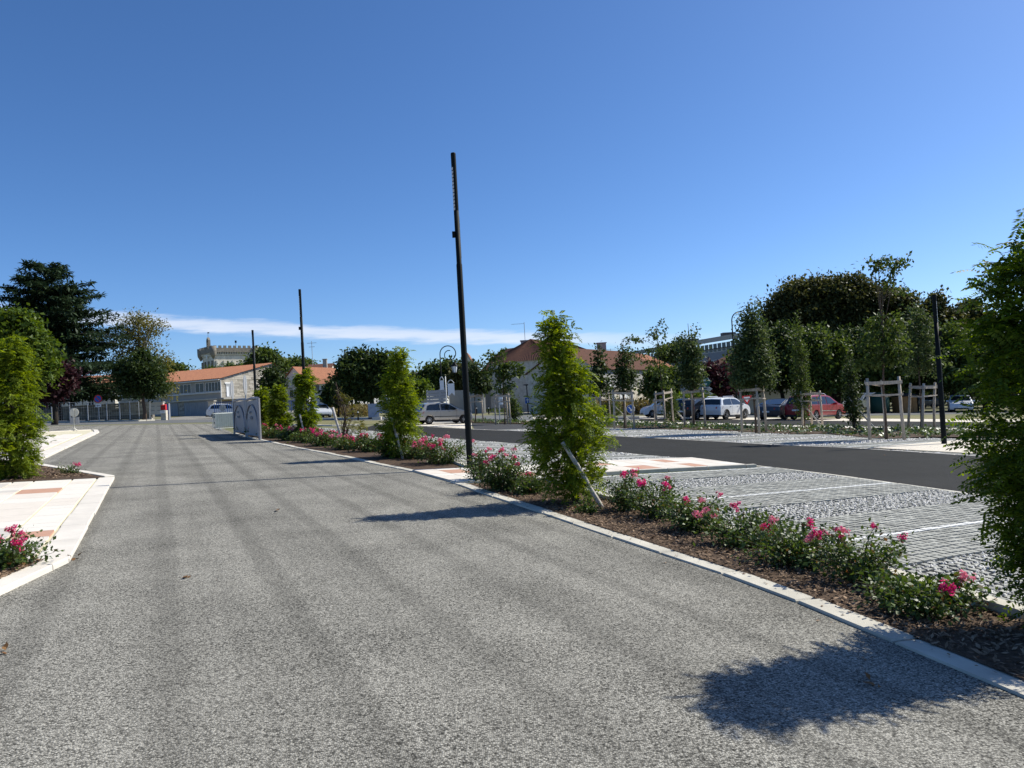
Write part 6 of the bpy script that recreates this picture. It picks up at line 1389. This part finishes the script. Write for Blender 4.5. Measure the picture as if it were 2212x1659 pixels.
def car(label, kind, px, py, rz, L, Wd, Hh, wb, R, paint_m, ref=None, at_depth=None, rails=False, spokes=5, name='parked_car', clad=False, group='cars parked round the car park', cat='car', front_seen=False):
    pr = PROF[kind]; xr = -wb / 2 - L * 0.0; xr += L * .01; xf = xr + wb
    p = gp(px, py) if at_depth is None else gd(px, at_depth)
    c_, s_ = math.cos(rz), math.sin(rz)
    if ref == 'rear_wheel': o = (xr, -Wd / 2)
    elif ref == 'front_wheel': o = (xf, -Wd / 2)
    else: o = (0, 0)
    org = Vector((p.x - (o[0] * c_ - o[1] * s_), p.y - (o[0] * s_ + o[1] * c_), 0)); org = V3(org, 0.015)
    t = thing(name, label, cat, org, rz, group, sloped=True)
    hw = Wd / 2; belt = pr['belt'] * Hh
    yf = lambda z: hw * (1 - 0.20 * max(0, (z - belt) / (Hh - belt)) ** 1.15 - 0.06 * max(0, (0.45 - z) / 0.45))
    top = [(x * L, z * Hh) for x, z in pr['top']]; ol = list(top)
    # underside with wheel arches, front to back
    Ra = R + 0.055
    for xc in (xf, xr):
        zc = R
        for i in range(9):
            a = math.pi * i / 8; x_, z_ = xc + Ra * math.cos(a), zc + Ra * math.sin(a); ol.append((x_, max(z_, 0.17) if i in (0, 8) else z_))
    cen = (0, 0.62 * Hh)
    def ringv(side, inset, ysc):
        V = []
        for (x, z) in ol:
            xx = cen[0] + (x - cen[0]) * (1 - inset); zz = z if z < belt * .9 else cen[1] + (z - cen[1]) * (1 - inset * 1.2)
            V.append((xx, side * yf(z) * ysc, zz))
        return V
    n = len(ol); rings = [ringv(-1, .030, 1.0), ringv(-1, .004, .955), ringv(-1, 0, .80), ringv(0, 0, 0), ringv(1, 0, .80), ringv(1, .004, .955), ringv(1, .030, 1.0)]
    rings[3] = [(x, 0, z + (0.025 if z > belt else 0)) for (x, y, z) in rings[3]]
    V = [v for r_ in rings for v in r_]; Fc = []
    for k in range(6): Fc += [(k * n + i, k * n + (i + 1) % n, (k + 1) * n + (i + 1) % n, (k + 1) * n + i) for i in range(n)]
    poly = [Vector((x, 0, z)) for (x, z) in ol]; tri = tessellate_polygon([poly])
    Fc += [tuple(a for a in q) for q in tri] + [tuple(a + 6 * n for a in q)[::-1] for q in tri]
    body = part('body', MB().add(V, Fc), paint_m, t)
    import bmesh
    bm = bmesh.new(); bm.from_mesh(body.data); bmesh.ops.recalc_face_normals(bm, faces=bm.faces); bm.to_mesh(body.data); bm.free()
    sidept = lambda x, z, s, o_=.008: (x, s * (yf(z) * 1.0 + o_), z)
    for s in (-1, 1):
        for poly_ in pr['side']:
            P_ = [Vector(sidept(x * L, z * Hh - .008, s, .004)) for x, z in poly_]; part('side_window', MB().prism(P_, (0, s * .012, 0)), 'car_glass', t)
        for x in ([-.105, .19] if kind != 'mpv' else [-.24, -.015, .24]): part('door_seam', MB().box((x * L, s * (hw + .001), .46 * Hh), (.010, .006, .34 * Hh)), 'car_trim', body)
        for x in (-.17, .06): part('door_handle', MB().box((x * L, s * (hw * .995 + .012), belt * .93), (.17, .03, .03)), 'chrome' if paint_m != 'car_red' else paint_m, body)
        part('mirror', MB().box((.185 * L, s * (hw + .10), belt * 1.06), (.12, .20, .14)), paint_m, t)
        part('sill_trim', MB().box(((xr + xf) / 2, s * (hw * .965), .23), (wb - 2 * Ra - .05, .05, .09)), 'car_trim', t)
        if clad:
            for xc in (xr, xf):
                arc = [(xc + (Ra + .02) * math.cos(math.pi * i / 10), s * hw * .975, R + (Ra + .02) * math.sin(math.pi * i / 10)) for i in range(11)]; part('arch_trim', MB().tube(arc, .04, 6), 'car_trim', t)
        if rails: part('roof_rail', MB().tube([(-.33 * L, s * hw * .72, Hh * .985), (-.30 * L, s * hw * .72, Hh * 1.04), (.0, s * hw * .72, Hh * 1.045), (.05 * L, s * hw * .72, Hh * .98)], .022, 6), 'chrome', t)
        if kind == 'mpv' or kind == 'hatch': part('side_strip', MB().box(((xr + xf) / 2, s * (hw + .006), .36 * Hh), (wb - 2 * Ra, .02, .04)), 'chrome' if kind == 'mpv' else 'car_trim', t)
        # tail and head lamps wrap round the corners
        zt = .53 * Hh if kind not in ('mpv', 'van') else .55 * Hh
        part('tail_light', MB().prism([(-.502 * L, s * hw * .60, zt - .06), (-.502 * L, s * hw * .60, zt + .08), (-.47 * L, s * (hw * .97), zt + .12), (-.40 * L, s * (hw + .008), zt + .10), (-.43 * L, s * (hw + .008), zt - .06)], (-.012, s * .008, 0)), 'tail_red', t)
        part('head_light', MB().prism([(.478 * L, s * hw * .55, .44 * Hh), (.47 * L, s * hw * .55, .50 * Hh), (.43 * L, s * hw * .99, .56 * Hh), (.40 * L, s * (hw + .006), .56 * Hh), (.45 * L, s * (hw * .97), .45 * Hh)], (.014, s * .008, 0)), 'head_lamp', t)
    for nm, (i, j), sg in (('rear_window', pr['rear'], -1), ('windscreen', pr['front'], 1)):
        a, b_ = top[i], top[j]; d_ = Vector((b_[0] - a[0], 0, b_[1] - a[1])); nn = Vector((d_.z, 0, -d_.x)).normalized(); nn = nn if nn.x * sg > 0 else -nn
        q = [Vector((a[0], 0, a[1])) + d_ * .06, Vector((a[0], 0, a[1])) + d_ * .94]
        P_ = [q[0] + Vector((0, -yf(q[0].z) * .90, 0)), q[0] + Vector((0, yf(q[0].z) * .90, 0)), q[1] + Vector((0, yf(q[1].z) * .86, 0)), q[1] + Vector((0, -yf(q[1].z) * .86, 0))]
        part(nm, MB().prism([p_ + nn * .022 for p_ in P_], nn * .012), 'car_glass', t)
    part('rear_bumper', MB().prism([(-.505 * L, -hw * .9, .20), (-.505 * L, hw * .9, .20), (-.505 * L, hw * .9, .36), (-.505 * L, -hw * .9, .36)], (-.015, 0, 0)), 'car_trim', t)
    part('grille', MB().prism([(.497 * L, -hw * .6, .24), (.497 * L, hw * .6, .24), (.490 * L, hw * .6, .42), (.490 * L, -hw * .6, .42)], (.02, 0, 0)), 'car_trim', t)
    for x, z in ((-.512 * L, .40 * Hh), (.512 * L, .30 * Hh)): part('number_plate', MB().box((x, 0, z), (.015, .52, .11)), 'plate_white', t)
    for xc in (xr, xf):
        for s in (-1, 1):
            w = part('wheel', MB().lathe([(R * .62, -.10), (R * .92, -.105), (R, -.06), (R, .06), (R * .92, .105), (R * .62, .10)], 22, axis='Y'), 'rubber', t, smooth=False); w.location = (xc, s * (hw - .11), R)
            rim = MB().lathe([(R * .66, -.02), (R * .66, .085), (R * .60, .085), (R * .58, .05)], 20, axis='Y'); rr_ = MB()
            for (v_, ) in (): pass
            y0 = s * .095
            mb = MB(); mb.add(rim.v, rim.f)
            for k in range(spokes): a = 2 * math.pi * k / spokes; mb.bar((0, y0, 0), (math.cos(a) * R * .62, y0, math.sin(a) * R * .62), .02, R * .20, up=(0, 1, 0))
            mb.lathe([(R * .16, y0 - .012), (R * .16, y0 + .014)], 10, axis='Y')
            part('rim', mb, 'rim_alloy', w); part('wheel_dish', MB().lathe([(R * .60, y0 - s * .05 - .004), (R * .60, y0 - s * .05 + .004)], 18, axis='Y'), 'car_trim', w)
    return t
r_ = math.radians
car('silver hatchback parked behind the bent-tip locust tree', 'hatch', 928, 917.5, r_(26), 4.03, 1.72, 1.49, 2.58, .31, 'car_silver', 'rear_wheel', spokes=9)
car('black hatchback parked left of the white crossover', 'suv', 1508, 907.5, r_(44), 4.12, 1.78, 1.56, 2.60, .33, 'car_black', 'rear_wheel', clad=True, spokes=6)
car('white crossover with roof rails and black lower trim', 'suv', 1570.5, 907.0, r_(43), 4.16, 1.76, 1.58, 2.54, .33, 'car_white', 'rear_wheel', rails=True, clad=True, spokes=5)
car('dark blue fastback saloon parked beside the red people carrier', 'sedan', 1698.5, 907.5, r_(42), 4.55, 1.86, 1.42, 2.75, .35, 'car_dark', 'rear_wheel', spokes=5)
car('red people carrier with silver roof rails', 'mpv', 1764, 908, r_(35), 4.40, 1.80, 1.66, 2.68, .32, 'car_red', 'rear_wheel', rails=True, spokes=6)
car('white hatchback driving along the street by the sunlit house', 'hatch', 1438, 900, r_(182), 4.0, 1.72, 1.48, 2.5, .31, 'car_white', None, at_depth=62, spokes=8, name='moving_car')
car('white estate behind the blue railing at the garage front', 'suv', 492, 890, r_(10), 4.4, 1.8, 1.65, 2.65, .34, 'car_white', None, at_depth=86)
car('pale blue hatchback facing the street by the white house', 'hatch', 690, 880, r_(-60), 4.0, 1.72, 1.5, 2.5, .31, 'car_pale', None, at_depth=82)
car('white hatchback parked behind the pale blue one', 'hatch', 684, 872, r_(-45), 4.0, 1.72, 1.5, 2.5, .31, 'car_white', None, at_depth=92)
car('white delivery van standing under the row of trees', 'van', 1868, 888, r_(200), 4.4, 1.85, 1.85, 2.7, .32, 'car_white', None, at_depth=80)
car('pale grey car facing out under the trees by the lamp post', 'hatch', 2074, 885, r_(-118), 4.1, 1.76, 1.48, 2.55, .31, 'car_pale', None, at_depth=66)
car('dark car standing in the shade behind the slanted frame', 'hatch', 1985, 885, r_(190), 4.1, 1.76, 1.48, 2.55, .31, 'car_dark', None, at_depth=84)
car('light car half hidden behind the dark fastback', 'hatch', 1735, 885, r_(200), 4.1, 1.76, 1.5, 2.55, .31, 'car_pale', None, at_depth=66)
